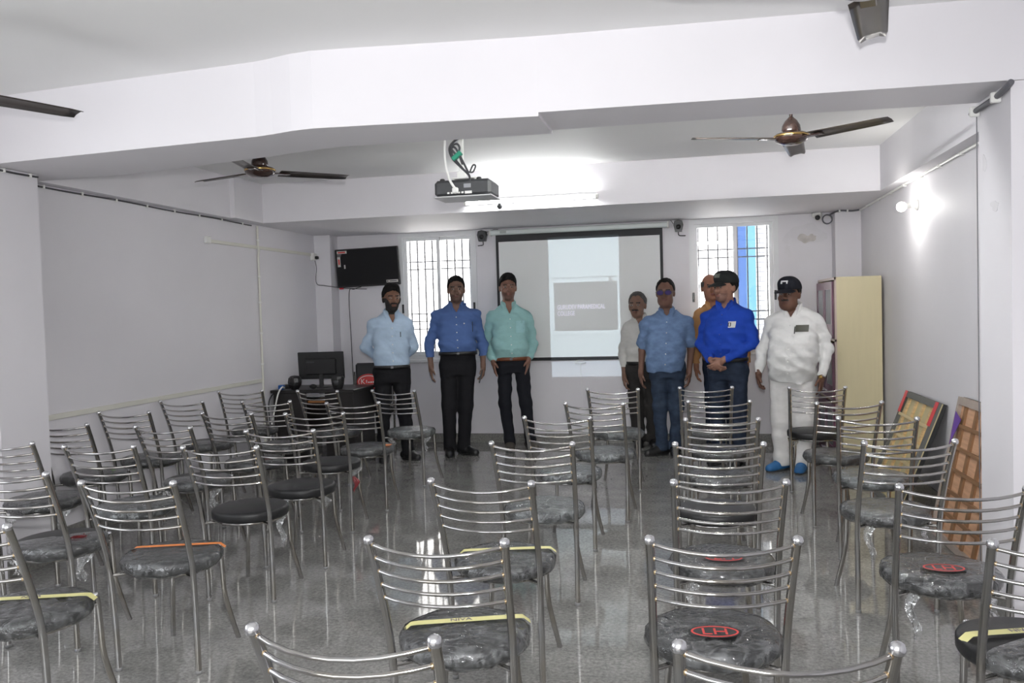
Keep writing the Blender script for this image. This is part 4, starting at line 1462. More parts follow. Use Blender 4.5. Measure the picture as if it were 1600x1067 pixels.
def person(label, loc, rot, P):
    root = thing('person', label, 'person', (loc[0], loc[1], 0), R(rot), 'men standing before the back wall')
    H_, hx, hy = P['top'], P['head'][0], P['head'][1]
    cen = np.array([hx, hy, H_ - .118 * P.get('hs', 1.13)])
    HR = rotz(R(P.get('hyaw', 0))) @ rotx(R(P.get('hpitch', 0)))
    hs = P.get('hs', 1.13)

    def hp(x, y, z):
        return cen + HR @ (np.array([x, y, z]) * hs)
    A = P['arms']
    tor = [list(r_) for r_ in P['torso']]
    tor[-1][0] += .022; tor[-2][0] += .012
    legs = P['legs']
    xs = [q[0] for s_ in A for q in s_[:3]] + [l[i][0] for l in legs for i in range(4)]
    ys = [q[1] for s_ in A for q in s_[:3]] + [l[i][1] for l in legs for i in range(4)]
    lo = (min(xs) - .17, min(ys + [-.16, -tor[1][4]]) - .16, -.02)
    hi = (max(xs) + .17, max(ys + [.12]) + .15, H_ + .05)
    # ---- body, one continuous surface
    B = Field(lo, hi, .0062)
    ti = P.get('trouser_in', .002)
    B.loft([(z, xc, yc, a - .024 - (ti + .02 if z < P['waist'] + .12 else 0), b - .024 - (ti + .02 if z < P['waist'] + .12 else 0)) for z, xc, yc, a, b in tor], .03)
    sh_z = tor[-1][0]
    nb = np.array([tor[-1][1], tor[-1][2] + .01, sh_z - .03])
    B.cone(nb, hp(0, .012, -.07), .056 * hs, .050 * hs, .03)
    for (sh, el, wr, hd, sl) in A:
        B.cone(np.array(sh) + (0, 0, -.018), el, .038, .034, .03)
        B.cone(el, wr, .037, .024, .015)
    for (hip, kn, an, toe) in legs:
        B.cone(hip, kn, .070, .045, .04); B.cone(kn, an, .045, .030, .02)
        B.cone((an[0], an[1], .075), (an[0] * .45 + toe[0] * .55, an[1] * .45 + toe[1] * .55, .045), .028, .022, .02)
    # head
    B.ell(hp(0, .016, .032), np.array((.072, .092, .086)) * hs, .03, Rm=HR)
    B.ell(hp(0, -.026, -.030), np.array((.058 * P.get('face_w', 1), .066, .082)) * hs, .035, Rm=HR)
    B.ell(hp(0, -.058, -.085), np.array((.032 * P.get('face_w', 1), .026, .026)) * hs, .03, Rm=HR)
    if P.get('jowl'):
        B.ell(hp(0, -.03, -.075), np.array((.062, .055, .045)) * hs, .03, Rm=HR)
    B.ell(hp(0, -.074, .026), np.array((.050, .020, .012)) * hs, .015, Rm=HR)
    for s_ in (-1, 1):
        B.ell(hp(s_ * .040, -.062, -.028), np.array((.022, .022, .02)) * hs, .02, Rm=HR)
        B.ell(hp(s_ * .030, -.100, .004), np.array((.017, .014, .010)) * hs, .010, 'cut', Rm=HR)
        B.ell(hp(s_ * .030, -.0785, .004), np.array((.0125, .0125, .0105)) * hs, .004, Rm=HR)
        B.ell(hp(s_ * .072, .014, -.006), np.array((.011, .022, .031)) * hs, .010, Rm=HR)
        B.ell(hp(s_ * .013, -.098, -.030), np.array((.010, .012, .009)) * hs, .008, Rm=HR)
    B.cone(hp(0, -.084, .010), hp(0, -.110, -.026), .0085 * hs, .0125 * hs, .010)
    B.ell(hp(0, -.091, -.054), np.array((.024, .010, .0075)) * hs, .008, Rm=HR)
    B.ell(hp(0, -.088, -.066), np.array((.020, .011, .008)) * hs, .008, Rm=HR)
    for (sh, el, wr, hd, sl) in A:
        if hd:
            hand(B, wr, hd[0], hd[1], hd[2], hd[3], P.get('hand_s', 1.0))
    v, f = B.mesh()
    fc = v[f].mean(1)
    q = (fc - cen) @ HR / hs
    mi = np.zeros(len(f), np.int32)
    x, y, z = q[:, 0], q[:, 1], q[:, 2]
    ax_ = np.abs(x)
    front = y < -.035
    if P.get('stubble'):
        mi[front & (z < -.045) & (z > -.13) & (y < .0)] = 3
    if P.get('beard'):
        mi[(y < .01) & (z < -.050 + .055 * np.clip((ax_ - .03) / .03, 0, 1)) & (z > -.135) & ~((ax_ < .022) & (z > -.060))] = 4
    if P.get('beard') or P.get('moustache'):
        mi[(y < -.07) & (z < -.037) & (z > -.050) & (ax_ < .030)] = 4
    mi[(y < -.075) & (z < -.051) & (z > -.070) & (ax_ < .021)] = 1
    mi[(y < -.055) & (z > .019) & (z < .028) & (ax_ > .013) & (ax_ < .048)] = 2
    ed = np.minimum(((x - .030) ** 2 + ((z - .003) * 2.0) ** 2), ((x + .030) ** 2 + ((z - .003) * 2.0) ** 2))
    mi[(y < -.06) & (ed < .0115 ** 2)] = 5
    mi[(y < -.06) & (ed < .0068 ** 2)] = 6
    np_mesh('body', v, f, P['skin'], root, mi)

    # ---- hair
    if P.get('hair'):
        hk, hm = P['hair']
        Hf = Field(hp(0, 0, .03) - .16, hp(0, 0, .03) + .16, .006)
        Hf.ell(hp(0, .020, .036), np.array((.082, .100, .094)) * hs, .01, Rm=HR)
        if hk == 'full':
            Hf.ell(hp(.012, -.040, .088), np.array((.052, .046, .034)) * hs, .025, Rm=HR)
            Hf.ell(hp(.004, .008, .082), np.array((.062, .074, .054)) * hs, .03, Rm=HR)
        G = np.stack(np.broadcast_arrays(Hf.ax[0][:, None, None] - cen[0], Hf.ax[1][None, :, None] - cen[1], Hf.ax[2][None, None, :] - cen[2]), -1) @ HR / hs
        gx, gy, gz = G[..., 0], G[..., 1], G[..., 2]
        line = {'full': .058, 'short': .064, 'recede': .072, 'bald': .03}[hk]
        # hairline: forehead height in front, dropping behind the ears to the nape
        line = line + .012 - 7.0 * gx ** 2
        cut = np.where(gy < -.028, line, np.where(gy < .008, .0 + (line - .0) * np.clip((.008 - gy) / .036, 0, 1), -.055 + .055 * np.clip((.05 - gy) / .042, 0, 1)))
        d = (cut - gz) * .8
        if hk == 'recede':
            d = np.maximum(d, .034 - np.sqrt((np.abs(gx) * 1.0 - .034) ** 2 + (gy + .075) ** 2 + ((gz - .075) * .8) ** 2))
        if hk == 'bald':
            d = np.maximum(d, (gz - .052) * .8)
            d = np.maximum(d, (-.03 - gy) * .9)
        Hf.F = np.maximum(Hf.F, d.astype(np.float32))
        Hf.crinkle(.003, 120, 90, 60, 3)
        v, f = Hf.mesh()
        if len(f):
            np_mesh('hair', v, f, [hm], root)
    # ---- cap
    if P.get('cap'):
        capm = P['cap']
        Cf = Field(hp(0, 0, .06) - .22, hp(0, 0, .06) + .20, .006)
        Cf.ell(hp(0, .018, .048), np.array((.086, .106, .092)) * hs, .01, Rm=HR)
        Cf.ell(hp(0, -.045, .085), np.array((.068, .050, .050)) * hs, .03, Rm=HR)
        G = np.stack(np.broadcast_arrays(Cf.ax[0][:, None, None] - cen[0], Cf.ax[1][None, :, None] - cen[1], Cf.ax[2][None, None, :] - cen[2]), -1) @ HR / hs
        gx, gy, gz = G[..., 0], G[..., 1], G[..., 2]
        Cf.F = np.maximum(Cf.F, ((.036 - gz) * .95).astype(np.float32))
        v, f = Cf.mesh()
        crown = np_mesh('cap', v, f, [capm], root)
        Vf = Field(hp(0, -.1, .05) - .16, hp(0, -.1, .05) + .16, .005)
        G = np.stack(np.broadcast_arrays(Vf.ax[0][:, None, None] - cen[0], Vf.ax[1][None, :, None] - cen[1], Vf.ax[2][None, None, :] - cen[2]), -1) @ HR / hs
        gx, gy, gz = G[..., 0], G[..., 1], G[..., 2]
        surf = .040 - .35 * np.clip(-gy - .085, 0, 1) - 3.2 * gx ** 2
        d = np.maximum(np.maximum(np.abs(gz - surf) - .0048, np.sqrt((gx / .080) ** 2 + ((gy + .075) / .092) ** 2) * .085 - .085), gy + .07)
        Vf.F = d.astype(np.float32)
        v, f = Vf.mesh()
        np_mesh('visor', v, f, [capm], crown)
        tree = BVHTree.FromObject(crown, bpy.context.evaluated_depsgraph_get())
        for (nm, m, u0, u1, w0, w1) in P.get('cap_marks', ()):
            vv = []; ff = []
            nu, nv = 5, 3
            for j in range(nv + 1):
                for i in range(nu + 1):
                    u = u0 + (u1 - u0) * i / nu; w = w0 + (w1 - w0) * j / nv
                    o_ = hp(u, -.4, w); dd = HR @ np.array([0, 1, 0])
                    hit = tree.ray_cast(Vector(o_), Vector(dd))
                    pnt = np.array(hit[0]) if hit[0] is not None else hp(u, -.1, w)
                    vv.append(tuple(pnt - dd * .002))
            for j in range(nv):
                for i in range(nu):
                    a = j * (nu + 1) + i
                    ff.append((a, a + 1, a + nu + 2, a + nu + 1))
            MB().add(vv, ff, True).build(nm, m, crown)
    # ---- spectacles
    if P.get('glasses'):
        gl = bpy.data.objects.new('spectacles', None)
        COL.objects.link(gl); gl.parent = root
        fr = MB()
        for s_ in (-1, 1):
            ring = [hp(s_ * .034 + .029 * math.cos(t), -.108 + .2 * abs(s_ * .033 + .027 * math.cos(t) - s_ * .02) * .4, -.001 + .021 * math.sin(t)) for t in [2 * math.pi * k / 16 for k in range(17)]]
            fr.tube(ring, .0022, 6, caps=False)
            fr.tube([hp(s_ * .060, -.10, .006), hp(s_ * .078, -.06, .006), hp(s_ * .080, .005, .004)], .002, 6)
        fr.tube([hp(-.007, -.109, .006), hp(.007, -.109, .006)], .002, 6)
        fr.build('frame', BLACK, gl)
        for s_ in (-1, 1):
            le = MB()
            cv = [hp(s_ * .034 + .027 * math.cos(t), -.106, -.001 + .0195 * math.sin(t)) for t in [2 * math.pi * k / 16 for k in range(16)]]
            cw = [c_ + HR @ np.array([0, .0015, 0]) for c_ in cv]
            le.add(cv + cw, [tuple(range(16)), tuple(range(16, 32))[::-1]] + [(k, (k + 1) % 16, (k + 1) % 16 + 16, k + 16) for k in range(16)])
            le.build('lens', P['glasses'], gl)

    # ---- shirt
    S = Field((lo[0], lo[1], P['hem'] - .03), (hi[0], hi[1], sh_z + .10), .0085)
    stor = [r_ for r_ in tor if r_[0] >= P['hem'] - .001]
    if stor[0][0] > P['hem'] + .002:
        z = P['hem']
        stor = [(z, *[float(np.interp(z, [r_[0] for r_ in tor], [r_[i] for r_ in tor])) for i in range(1, 5)])] + stor
    S.loft(stor, .03)
    for (sh, el, wr, hd, sl) in A:
        sh = np.array(sh); el = np.array(el); wr = np.array(wr)
        S.cone(np.array([tor[-1][1] + (sh[0] - tor[-1][1]) * .30, sh[1], sh[2] + .030]), sh + np.array([0, 0, -.012]), .050, .054, .05)
        if sl == 'short':
            e2 = sh + (el - sh) * .72
            S.cone(sh + np.array([0, 0, -.014]), e2, .058, .064, .04)
            S.cone(e2, e2 + (e2 - sh) * .02, .068, .068, .008)
        else:
            S.cone(sh + np.array([0, 0, -.014]), el, .057, .050, .04)
            t_ = sl if isinstance(sl, float) else .93
            w2 = el + (wr - el) * t_
            S.cone(el, w2, .052, .037 if t_ > .85 else .044, .02)
            S.cone(w2 - unit(wr - el) * .035, w2, .0385 if t_ > .85 else .048, .0385 if t_ > .85 else .048, .006)
    S.crinkle(P.get('fold', .006) * 1.25, 19, 14, 36, P.get('seed', 1)); S.crinkle(.0025, 48, 30, 70, P.get('seed', 1) + 40)
    # collar stand
    cx, cy = tor[-1][1], tor[-1][2]

    def stand(x_, y_, z_):
        rr = np.sqrt(((x_ - cx) / 1.0) ** 2 + ((y_ - cy - .012) / 1.05) ** 2)
        return np.maximum(np.abs(rr - (.066 + .10 * (sh_z + .02 - z_))) - .0075, np.abs(z_ - (sh_z + .012) - .25 * (y_ - cy)) - .026)
    S.put(stand, (cx - .12, cy - .12, sh_z - .06), (cx + .12, cy + .12, sh_z + .08), .012)
    # open V at the throat
    vd = P.get('vneck', .085)

    def vee(x_, y_, z_):
        wdt = .045 * np.clip((z_ - (sh_z - vd)) / vd, 0, 1.6)
        return np.maximum(np.maximum(np.abs(x_ - cx - P.get('vx', 0)) - wdt, (sh_z - vd) - z_), y_ - (cy + .01))
    S.put(vee, (cx - .1, cy - .25, sh_z - vd), (cx + .1, cy + .02, sh_z + .09), .004, 'cut')
    v, f = S.mesh()
    shirt = np_mesh('shirt', v, f, [P['shirt']], root)
    tree = BVHTree.FromPolygons([tuple(p) for p in v], [tuple(q_) for q_ in f])
    # collar leaves
    for s_ in (-1, 1):
        c_ = MB()
        a = [(cx + s_ * .030, sh_z + .022), (cx + s_ * .078, sh_z + .030), (cx + s_ * .083, sh_z - .020), (cx + s_ * .050, sh_z - .062), (cx + s_ * .022, sh_z - .040)]
        vv = []
        for (px, pz) in a:
            hit = tree.ray_cast(Vector((px, -.6, pz)), Vector((0, 1, 0)))
            yy = hit[0].y if hit[0] is not None else cy - .07
            yy = min(max(yy, cy - .16), cy - .035)
            vv.append((px, yy - .009, pz))
        vb = [(p_[0], p_[1] + .006, p_[2]) for p_ in vv]
        o5 = (0, 1, 2, 3, 4) if s_ < 0 else (4, 3, 2, 1, 0)
        c_.add(vv + vb, [o5, tuple(i + 5 for i in o5)[::-1]] + [(i, (i + 1) % 5, (i + 1) % 5 + 5, i + 5) for i in range(5)])
        c_.build('collar', P['shirt'], shirt)
    # placket and buttons
    zb = P['hem'] + .02
    patch(tree, shirt, 'placket', P['shirt'], lambda u, w: (cx + P.get('vx', 0) + (float(np.interp(zb + (sh_z - vd - zb) * w, [r_[0] for r_ in tor], [r_[1] for r_ in tor])) - cx) + (-.016 + .032 * u), zb + (sh_z - vd + .005 - zb) * w), 1, 14, .003)
    for i in range(5):
        w = (i + .6) / 5.2
        z = zb + (sh_z - vd - zb) * w
        x_ = cx + P.get('vx', 0) + (float(np.interp(z, [r_[0] for r_ in tor], [r_[1] for r_ in tor])) - cx)
        hit = tree.ray_cast(Vector((x_, -.6, z)), Vector((0, 1, 0)))
        if hit[0] is not None:
            MB().lathe([(.006, 0), (.006, .002)], n=8, M=Matrix.Translation((x_, hit[0].y - .0035, z)) @ Matrix.Rotation(R(90), 4, 'X')).build('button', P.get('button', WHITEP), shirt)
    for (nm, m, fn, nu, nv, off) in P.get('patches', ()):
        patch(tree, shirt, nm, m, fn, nu, nv, off)

    # ---- trousers
    z_top = P['waist']
    T_ = Field((lo[0], lo[1], .0), (hi[0], hi[1], z_top + .02), .0095)
    hipz = (legs[0][0][2] + legs[1][0][2]) / 2
    hc = np.interp(z_top, [r_[0] for r_ in tor], [r_[1] for r_ in tor])
    hy_ = np.interp(z_top, [r_[0] for r_ in tor], [r_[2] for r_ in tor])
    wa = float(np.interp(z_top, [r_[0] for r_ in tor], [r_[3] for r_ in tor])); wbb = float(np.interp(z_top, [r_[0] for r_ in tor], [r_[4] for r_ in tor]))
    mx = (legs[0][0][0] + legs[1][0][0]) / 2
    off = P.get('trouser_in', .002)
    T_.loft([(hipz - .10, mx, .005, .155, .095), (hipz - .02, mx, .01, .172, .118), (hipz + .05, (mx + hc) / 2, .008, .172, .118), (z_top, hc, hy_, wa - off, wbb - off)], .04)
    lw = P.get('leg_w', 1.0)
    for (hip, kn, an, toe) in legs:
        T_.cone(hip, kn, .088 * lw, .070 * lw, .04)
        T_.cone(kn, (an[0], an[1], an[2] + .0), .070 * lw, .058 * lw, .03)
        T_.cone((an[0], an[1] - .01, an[2] + .02), (an[0], an[1] - .012, an[2] - .025), .058 * lw, .062 * lw, .02)
    T_.crinkle(P.get('tfold', .005), 13, 10, 34, P.get('seed', 1) + 5)
    gz = T_.ax[2][None, None, :]
    T_.F = np.maximum(T_.F, (P.get('cuff', .045) - gz).astype(np.float32))
    T_.F = np.maximum(T_.F, (gz - z_top).astype(np.float32))
    v, f = T_.mesh()
    tro = np_mesh('trousers', v, f, [P['trousers']], root)
    # ---- belt
    if P.get('belt'):
        bm, bk = P['belt']
        n = 40
        vv = []; ff = []
        zc = z_top - .008
        for (dz, dr) in ((-.018, .004), (-.018, .010), (.018, .010), (.018, .004)):
            for k_ in range(n):
                t_ = 2 * math.pi * k_ / n
                ct, st = math.cos(t_), math.sin(t_)
                e = 2 / 2.3
                vv.append((hc + (wa + dr) * math.copysign(abs(ct) ** e, ct), hy_ + (wbb + dr) * math.copysign(abs(st) ** e, st), zc + dz))
        for j in range(4):
            for k_ in range(n):
                a, b2 = j * n + k_, j * n + (k_ + 1) % n
                c2, d2 = ((j + 1) % 4) * n + (k_ + 1) % n, ((j + 1) % 4) * n + k_
                ff.append((a, b2, c2, d2))
        belt = MB().add(vv, ff, True).build('belt', bm, root)
        MB().bbox(hc - .014, hc + .014, hy_ - wbb - .015, hy_ - wbb - .009, zc - .013, zc + .013, .003).build('buckle', bk, belt)
    # ---- shoes
    for (hip, kn, an, toe) in legs:
        dr = unit((toe[0] - an[0], toe[1] - an[1], 0))
        heel = np.array([an[0], an[1], 0]) - dr * .06
        tp = np.array([toe[0], toe[1], 0])
        Sf = Field(np.minimum(heel, tp) - (.09, .09, .015), np.maximum(heel, tp) + (.09, .09, .16), .006)
        Sf.cone(heel + (0, 0, .045), heel + dr * .10 + (0, 0, .055), .042, .045, .02)
        Sf.cone(heel + dr * .08 + (0, 0, .05), tp - dr * .045 + (0, 0, .028), .046, .034, .03)
        Sf.cone(tp - dr * .09 + (0, 0, .03), tp - dr * .04 + (0, 0, .024), .044, .036, .02)
        Sf.cone(np.array([an[0], an[1], .07]), np.array([an[0], an[1], .10]), .045, .045, .02)
        gz = Sf.ax[2][None, None, :]
        Sf.F = np.maximum(Sf.F, (.012 - gz).astype(np.float32))
        v, f = Sf.mesh()
        so_ = np_mesh('shoe', v, f, [P['shoe'][0]], root)
        pl = []
        side = np.array([-dr[1], dr[0], 0])
        ln = np.linalg.norm(tp - heel)
        for k_ in range(20):
            t_ = 2 * math.pi * k_ / 20
            u = .5 + .53 * math.cos(t_)
            w_ = .050 * math.sin(t_) * (1 - .12 * math.cos(t_))
            q_ = heel + dr * (u * ln * 1.02 - .015) + side * w_
            pl.append((q_[0], q_[1]))
        MB().prism(pl, 0, .018).build('sole', P['shoe'][1], so_)
    if P.get('watch') is not None:
        sh, el, wr, hd, sl = A[P['watch']]
        d = unit(np.array(wr) - np.array(el)); c_ = np.array(wr) + d * .004
        u_ = unit(np.cross(d, (0, 1, 0))); w_ = np.cross(d, u_)
        wt = MB().tube([c_ + (u_ * math.cos(t) + w_ * math.sin(t)) * .030 for t in [2 * math.pi * k / 18 for k in range(19)]], .006, 6, caps=False).build('wristwatch', CHROME2, root)
        MB().lathe([(.017, 0), (.017, .007)], n=14, M=Matrix.Translation(tuple(c_ + (0, -.036, 0))) @ Matrix.Rotation(R(70), 4, 'X')).build('dial', GOLD, wt)
    return root


BLACKT = cloth('black_trousers', (.010, .010, .012))
JEANS = cloth('blue_denim', (.030, .045, .075), var=.25)
JEANSD = cloth('dark_blue_denim', (.020, .029, .050), var=.25)
GREYT = cloth('dark_grey_trousers', (.030, .028, .027))
WHITET = cloth('white_trousers', (.66, .65, .64))
SHOEB = (mat('black_shoe_leather', (.008, .008, .009), .3), BLACK)
DULL = mat('dull_steel', (.12, .12, .125), .5, metal=.3)
BELTB = (mat('black_belt', (.008, .008, .008), .4), DULL)
down = (0, -.12, -1)


def straight_legs(c, hw, H_, aL, aR, tL, tR, kL=None, kR=None):
    hz, kz = .505 * H_, .275 * H_
    out = []
    for s_, a, t, k in ((-1, aL, tL, kL), (1, aR, tR, kR)):
        hip = (c + s_ * hw, .01, hz)
        kn = k if k is not None else ((hip[0] * .5 + a[0] * .5) + s_ * .004, (a[1] * .5) - .012, kz)
        out.append((hip, kn, (a[0], a[1], .09), t))
    return out


def hang(s_, curl=.55):
    return ((s_ * -.02, -.10, -1), (s_ * -.15, -1, -.05), (-s_, -.15, 0), curl)


PB = cloth('pale_blue_shirt', (.43, .55, .69))
person('man in pale blue shirt and black trousers with hands behind his back', (-2.876, -1.148), 20, dict(
    top=1.735, head=(.022, -.01), hyaw=12, skin=skin_set('brown_skin_a', (.145, .075, .048)), hair=('full', HAIR), beard=True,
    torso=[(.93, .003, .0, .170, .118), (1.06, .003, -.010, .176, .128), (1.20, .002, -.006, .178, .126), (1.31, .002, .0, .180, .116), (1.38, .003, .012, .158, .100), (1.44, .012, .02, .085, .070)],
    arms=[((-.158, .02, 1.36), (-.248, .075, 1.125), (-.09, .165, .97), None, .9), ((.160, .02, 1.355), (.225, .085, 1.12), (.07, .175, .95), None, .9)],
    legs=straight_legs(.0, .088, 1.735, (-.105, .0), (.135, .02), (-.115, -.19), (.25, -.10)),
    shirt=PB, hem=.925, waist=.94, trousers=BLACKT, belt=BELTB, shoe=SHOEB, seed=2, vneck=.10, vx=.012,
    patches=[('pocket', PB, rectfn(.055, .145, 1.17, 1.285), 4, 4, .004), ('pen', BLACK, rectfn(.092, .099, 1.225, 1.275), 1, 2, .009)]))

MB2 = cloth('medium_blue_shirt', (.078, .140, .325))
p2 = person('man in medium blue shirt and black trousers before the left window', (-2.328, -.793), 15.6, dict(
    top=1.812, head=(.036, -.01), hyaw=0, skin=skin_set('brown_skin_b', (.135, .078, .056)), hair=('short', HAIR), stubble=True,
    torso=[(1.02, .036, .0, .184, .128), (1.13, .034, -.02, .196, .146), (1.25, .030, -.012, .200, .140), (1.37, .028, .0, .200, .125), (1.445, .028, .012, .175, .105), (1.505, .032, .02, .088, .072)],
    arms=[((-.160, .02, 1.425), (-.258, .045, 1.13), (-.240, -.03, .905), hang(-1, .5), .96), ((.218, .02, 1.42), (.290, .05, 1.115), (.286, -.03, .895), hang(1, .95), .95)],
    legs=straight_legs(.030, .090, 1.812, (-.075, .0), (.068, .02), (-.085, -.20), (.21, -.13)),
    shirt=MB2, hem=1.03, waist=1.045, trousers=BLACKT, belt=BELTB, shoe=SHOEB, seed=3, vneck=.08, fold=.007, tfold=.002, leg_w=1.05,
    patches=[('pocket', MB2, rectfn(.10, .195, 1.235, 1.365), 4, 4, .004), ('pen', BLACK, rectfn(.186, .192, 1.25, 1.355), 1, 3, .009), ('pin', CHROME2, rectfn(.10, .112, 1.33, 1.342), 1, 1, .008)]))

TEAL = cloth('aqua_shirt', (.30, .52, .51))
TEALP = cloth('aqua_pocket', (.34, .58, .59))
person('man in aqua shirt with hands in black trouser pockets beside the screen', (-1.74, -.499), 11.4, dict(
    top=1.822, head=(-.074, -.01), hyaw=4, skin=skin_set('brown_skin_c', (.17, .088, .062)), hair=('full', HAIR), stubble=True, face_w=1.06,
    torso=[(.96, -.060, .0, .168, .125), (1.06, -.062, -.03, .186, .158), (1.20, -.066, -.02, .190, .148), (1.34, -.070, -.002, .190, .126), (1.43, -.072, .012, .168, .105), (1.495, -.074, .02, .088, .072)],
    arms=[((-.246, .02, 1.405), (-.318, .055, 1.12), (-.246, -.055, .94), ((.12, -.12, -1), (.2, -1, 0), (1, .1, 0), .2), .80), ((.105, .02, 1.40), (.172, .06, 1.105), (.118, -.05, .95), ((-.15, -.08, -1), (-.2, -1, 0), (-1, .1, 0), .2), .78)],
    legs=straight_legs(-.045, .086, 1.80, (-.098, .0), (.118, .05), (-.095, -.19), (.19, -.10), kL=(-.138, -.015, .49), kR=(.075, .0, .49)),
    shirt=TEAL, hem=.945, waist=.965, trousers=cloth('black_jeans', (.011, .012, .016)), belt=(mat('brown_belt', (.16, .05, .02), .4), DULL), shoe=(mat('grey_brown_shoe', (.06, .052, .042), .6), DARK), seed=4, vneck=.10, vx=.01, fold=.007, leg_w=.93,
    patches=[('pocket', TEALP, rectfn(.0, .088, 1.225, 1.345), 4, 4, .004)]))

WS = cloth('off_white_shirt', (.60, .59, .56))
person('short older man in white shirt and dark grey trousers beside the screen', (-.475, -.218), 3, dict(
    top=1.601, head=(-.035, -.01), hyaw=-14, skin=skin_set('brown_skin_d', (.15, .085, .06)), hair=('recede', GREYHAIR), moustache=True,
    torso=[(.86, .005, .0, .158, .115), (.98, .003, -.015, .165, .13), (1.10, .0, -.008, .168, .122), (1.20, -.004, .0, .165, .108), (1.265, -.01, .012, .145, .094), (1.325, -.015, .02, .082, .068)],
    arms=[((-.140, .02, 1.235), (-.190, .04, .985), (-.182, -.03, .735), hang(-1, .8), .95), ((.140, .02, 1.235), (.19, .04, .985), (.19, -.03, .735), hang(1, .7), .95)],
    legs=straight_legs(.01, .084, 1.60, (-.05, .02), (.10, .02), (-.05, -.15), (.11, -.15)),
    shirt=WS, hem=.86, waist=.88, trousers=GREYT, belt=BELTB, shoe=SHOEB, seed=5, vneck=.09, leg_w=1.12))

CH = cloth('chambray_shirt', (.14, .215, .36), var=.18)
VIOL = mat('painted_violet_reflection', (.030, .016, .10), .55, spec=.2)  # violet reflections on the lenses painted in as base colour
person('man in chambray short-sleeved shirt and jeans wearing spectacles', (-.239, -.717), 1.6, dict(
    top=1.715, head=(.032, -.01), hyaw=-6, skin=skin_set('brown_skin_e', (.115, .060, .043)), hair=('recede', HAIR), glasses=VIOL, jowl=True, face_w=1.08,
    torso=[(.80, .008, -.005, .172, .135), (.95, .018, -.025, .190, .165), (1.10, .028, -.02, .196, .158), (1.24, .036, -.002, .198, .128), (1.325, .040, .012, .175, .105), (1.385, .040, .02, .088, .072)],
    arms=[((-.152, .02, 1.30), (-.205, .04, 1.03), (-.220, -.03, .805), hang(-1, .6), 'short'), ((.230, .02, 1.30), (.268, .04, 1.03), (.240, -.03, .805), hang(1, .7), 'short')],
    legs=straight_legs(.03, .086, 1.70, (-.035, .0), (.098, .03), (-.20, -.13), (.085, -.18), kL=(-.045, -.01, .47), kR=(.118, .0, .47)),
    shirt=CH, hem=.815, waist=.93, trousers=JEANS, shoe=(mat('black_loafer', (.010, .010, .011), .5), BLACK), seed=6, vneck=.05, fold=.007, leg_w=.97, trouser_in=.03,
    patches=[('pocket', CH, rectfn(.09, .185, 1.14, 1.25), 4, 4, .004)]))

OR = cloth('orange_tan_shirt', (.45, .235, .10))
person('balding man in orange tan shirt half hidden behind royal blue shirt', (.321, -.434), -2.1, dict(
    top=1.755, head=(-.092, -.01), hyaw=14, skin=skin_set('brown_skin_f', (.23, .105, .065)), hair=('bald', GREYHAIR), face_w=1.05, moustache=False,
    torso=[(.90, .0, .0, .180, .135), (1.02, .0, -.02, .192, .155), (1.16, -.01, -.012, .196, .146), (1.30, -.03, .0, .194, .124), (1.38, -.05, .012, .170, .104), (1.44, -.07, .02, .088, .072)],
    arms=[((-.200, .02, 1.355), (-.248, .05, 1.08), (-.245, -.03, .84), hang(-1, .6), .93), ((.165, .02, 1.355), (.238, .05, 1.08), (.235, -.03, .84), hang(1, .6), .93)],
    legs=straight_legs(.0, .09, 1.75, (-.10, .0), (.10, .0), (-.12, -.18), (.12, -.18)),
    shirt=OR, hem=.90, waist=.95, trousers=JEANSD, shoe=SHOEB, seed=7, vneck=.06, trouser_in=.03))

RB = cloth('royal_blue_shirt', (.013, .052, .355))
CAPB = cloth('black_cap', (.016, .018, .018))
person('man in royal blue shirt and dark cap with hands clasped in front', (.345, -1.208), -24, dict(
    top=1.735, head=(.0, -.015), hyaw=-22, skin=skin_set('brown_skin_g', (.20, .105, .075)), hair=('short', HAIR), stubble=True, cap=CAPB,
    cap_marks=[('cap_badge', mat('olive_badge', (.10, .11, .09), .6), -.028, .028, .080, .112)],
    torso=[(.95, .0, .0, .176, .128), (1.06, .0, -.025, .190, .152), (1.19, .0, -.015, .194, .146), (1.31, .0, .0, .194, .124), (1.38, .0, .012, .170, .104), (1.44, .0, .02, .088, .072)],
    arms=[((-.182, .02, 1.345), (-.252, .0, 1.10), (-.055, -.225, .955), ((.65, -.25, -.55), (-.1, -.3, .9), (.45, 1, -.3), .75), .88), ((.182, .02, 1.345), (.252, -.0, 1.10), (.055, -.225, .965), ((-.65, -.35, -.55), (.1, -.3, .9), (-.45, 1, -.3), .6), .90)],
    legs=straight_legs(.0, .09, 1.73, (-.10, .0), (.10, .02), (-.12, -.19), (.13, -.17)),
    shirt=RB, hem=.94, waist=.965, trousers=JEANSD, belt=BELTB, shoe=SHOEB, seed=8, vneck=.05, button=mat('blue_button', (.02, .05, .25), .4), fold=.008, leg_w=1.02,
    patches=[('chest_emblem', mat('white_print', (.62, .62, .60), .6), rectfn(.065, .125, 1.245, 1.30), 3, 3, .004), ('emblem_print', BLACK, rectfn(.062, .088, 1.255, 1.29), 2, 2, .006), ('emblem_letter', mat('white_print2', (.66, .66, .64), .6), rectfn(.072, .080, 1.26, 1.285), 1, 1, .0075)]))

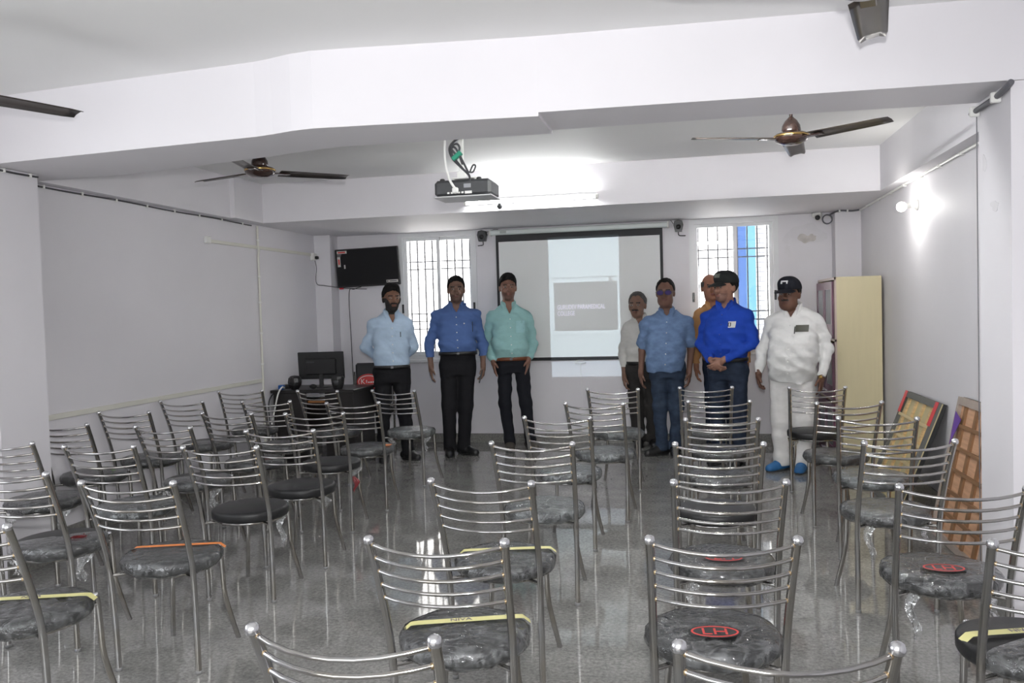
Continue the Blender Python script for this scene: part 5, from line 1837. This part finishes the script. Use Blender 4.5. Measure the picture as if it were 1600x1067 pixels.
WH = cloth('white_shirt', (.70, .70, .69))
CAPN = cloth('navy_black_cap', (.010, .011, .016))
WPR = mat('white_embroidery', (.70, .70, .70), .6)
person('heavy man in white shirt and white trousers wearing navy cap and watch', (.860, -1.487), -18, dict(
    top=1.655, head=(.0, -.015), hyaw=-8, skin=skin_set('dark_brown_skin', (.085, .040, .026)), hair=('short', HAIR), cap=CAPN, jowl=True, face_w=1.1, moustache=True,
    cap_marks=[('cap_emblem', WPR, -.028, .026, .094, .104), ('cap_emblem', WPR, -.030, -.016, .080, .094), ('cap_emblem', WPR, .014, .024, .080, .094)],
    torso=[(.76, .010, -.005, .172, .140), (.88, .022, -.035, .196, .190), (1.0, .030, -.048, .206, .210), (1.12, .034, -.035, .204, .192), (1.24, .034, -.01, .198, .150), (1.325, .032, .01, .172, .110), (1.385, .025, .02, .092, .076)],
    arms=[((-.150, .02, 1.295), (-.240, .03, 1.055), (-.262, -.05, .845), hang(-1, .8), .93), ((.222, .02, 1.295), (.300, .04, 1.06), (.262, -.06, .825), hang(1, .5), .93)],
    legs=straight_legs(.012, .094, 1.66, (-.085, .0), (.085, .02), (-.18, -.17), (.085, -.19)),
    shirt=WH, hem=.775, waist=.90, trousers=WHITET, shoe=(mat('bright_blue_suede', (.02, .12, .30), .7), DARK), seed=9, vneck=.085, fold=.009, tfold=.006, leg_w=1.18, trouser_in=.035, watch=1,
    patches=[('pocket', WH, rectfn(.075, .185, 1.10, 1.235), 4, 4, .004), ('pocket_phone', mat('olive_phone', (.06, .06, .045), .35), rectfn(.08, .18, 1.205, 1.262), 3, 2, .010), ('pen', BLACK, rectfn(.072, .079, 1.19, 1.25), 1, 2, .012)]))

# phone held by the man in the medium blue shirt
ph = thing('mobile_phone', 'black mobile phone held low by the man in medium blue shirt', 'phone', (0, 0, 0))
_b = p2.matrix_basis
_pw = Matrix.Translation((-2.328, -.793, 0)) @ Matrix.Rotation(R(15.6), 4, 'Z') @ Matrix.Translation((.258, -.075, .80)) @ Matrix.Rotation(R(14), 4, 'Y')
ph.matrix_world = _pw
MB().bbox(-.006, .006, -.035, .035, -.07, .07, .003).build('case', BLACK, ph)
MB().box(-.0068, -.006, -.031, .031, -.062, .062).build('screen', mat('phone_glass', (.01, .01, .012), .1), ph)
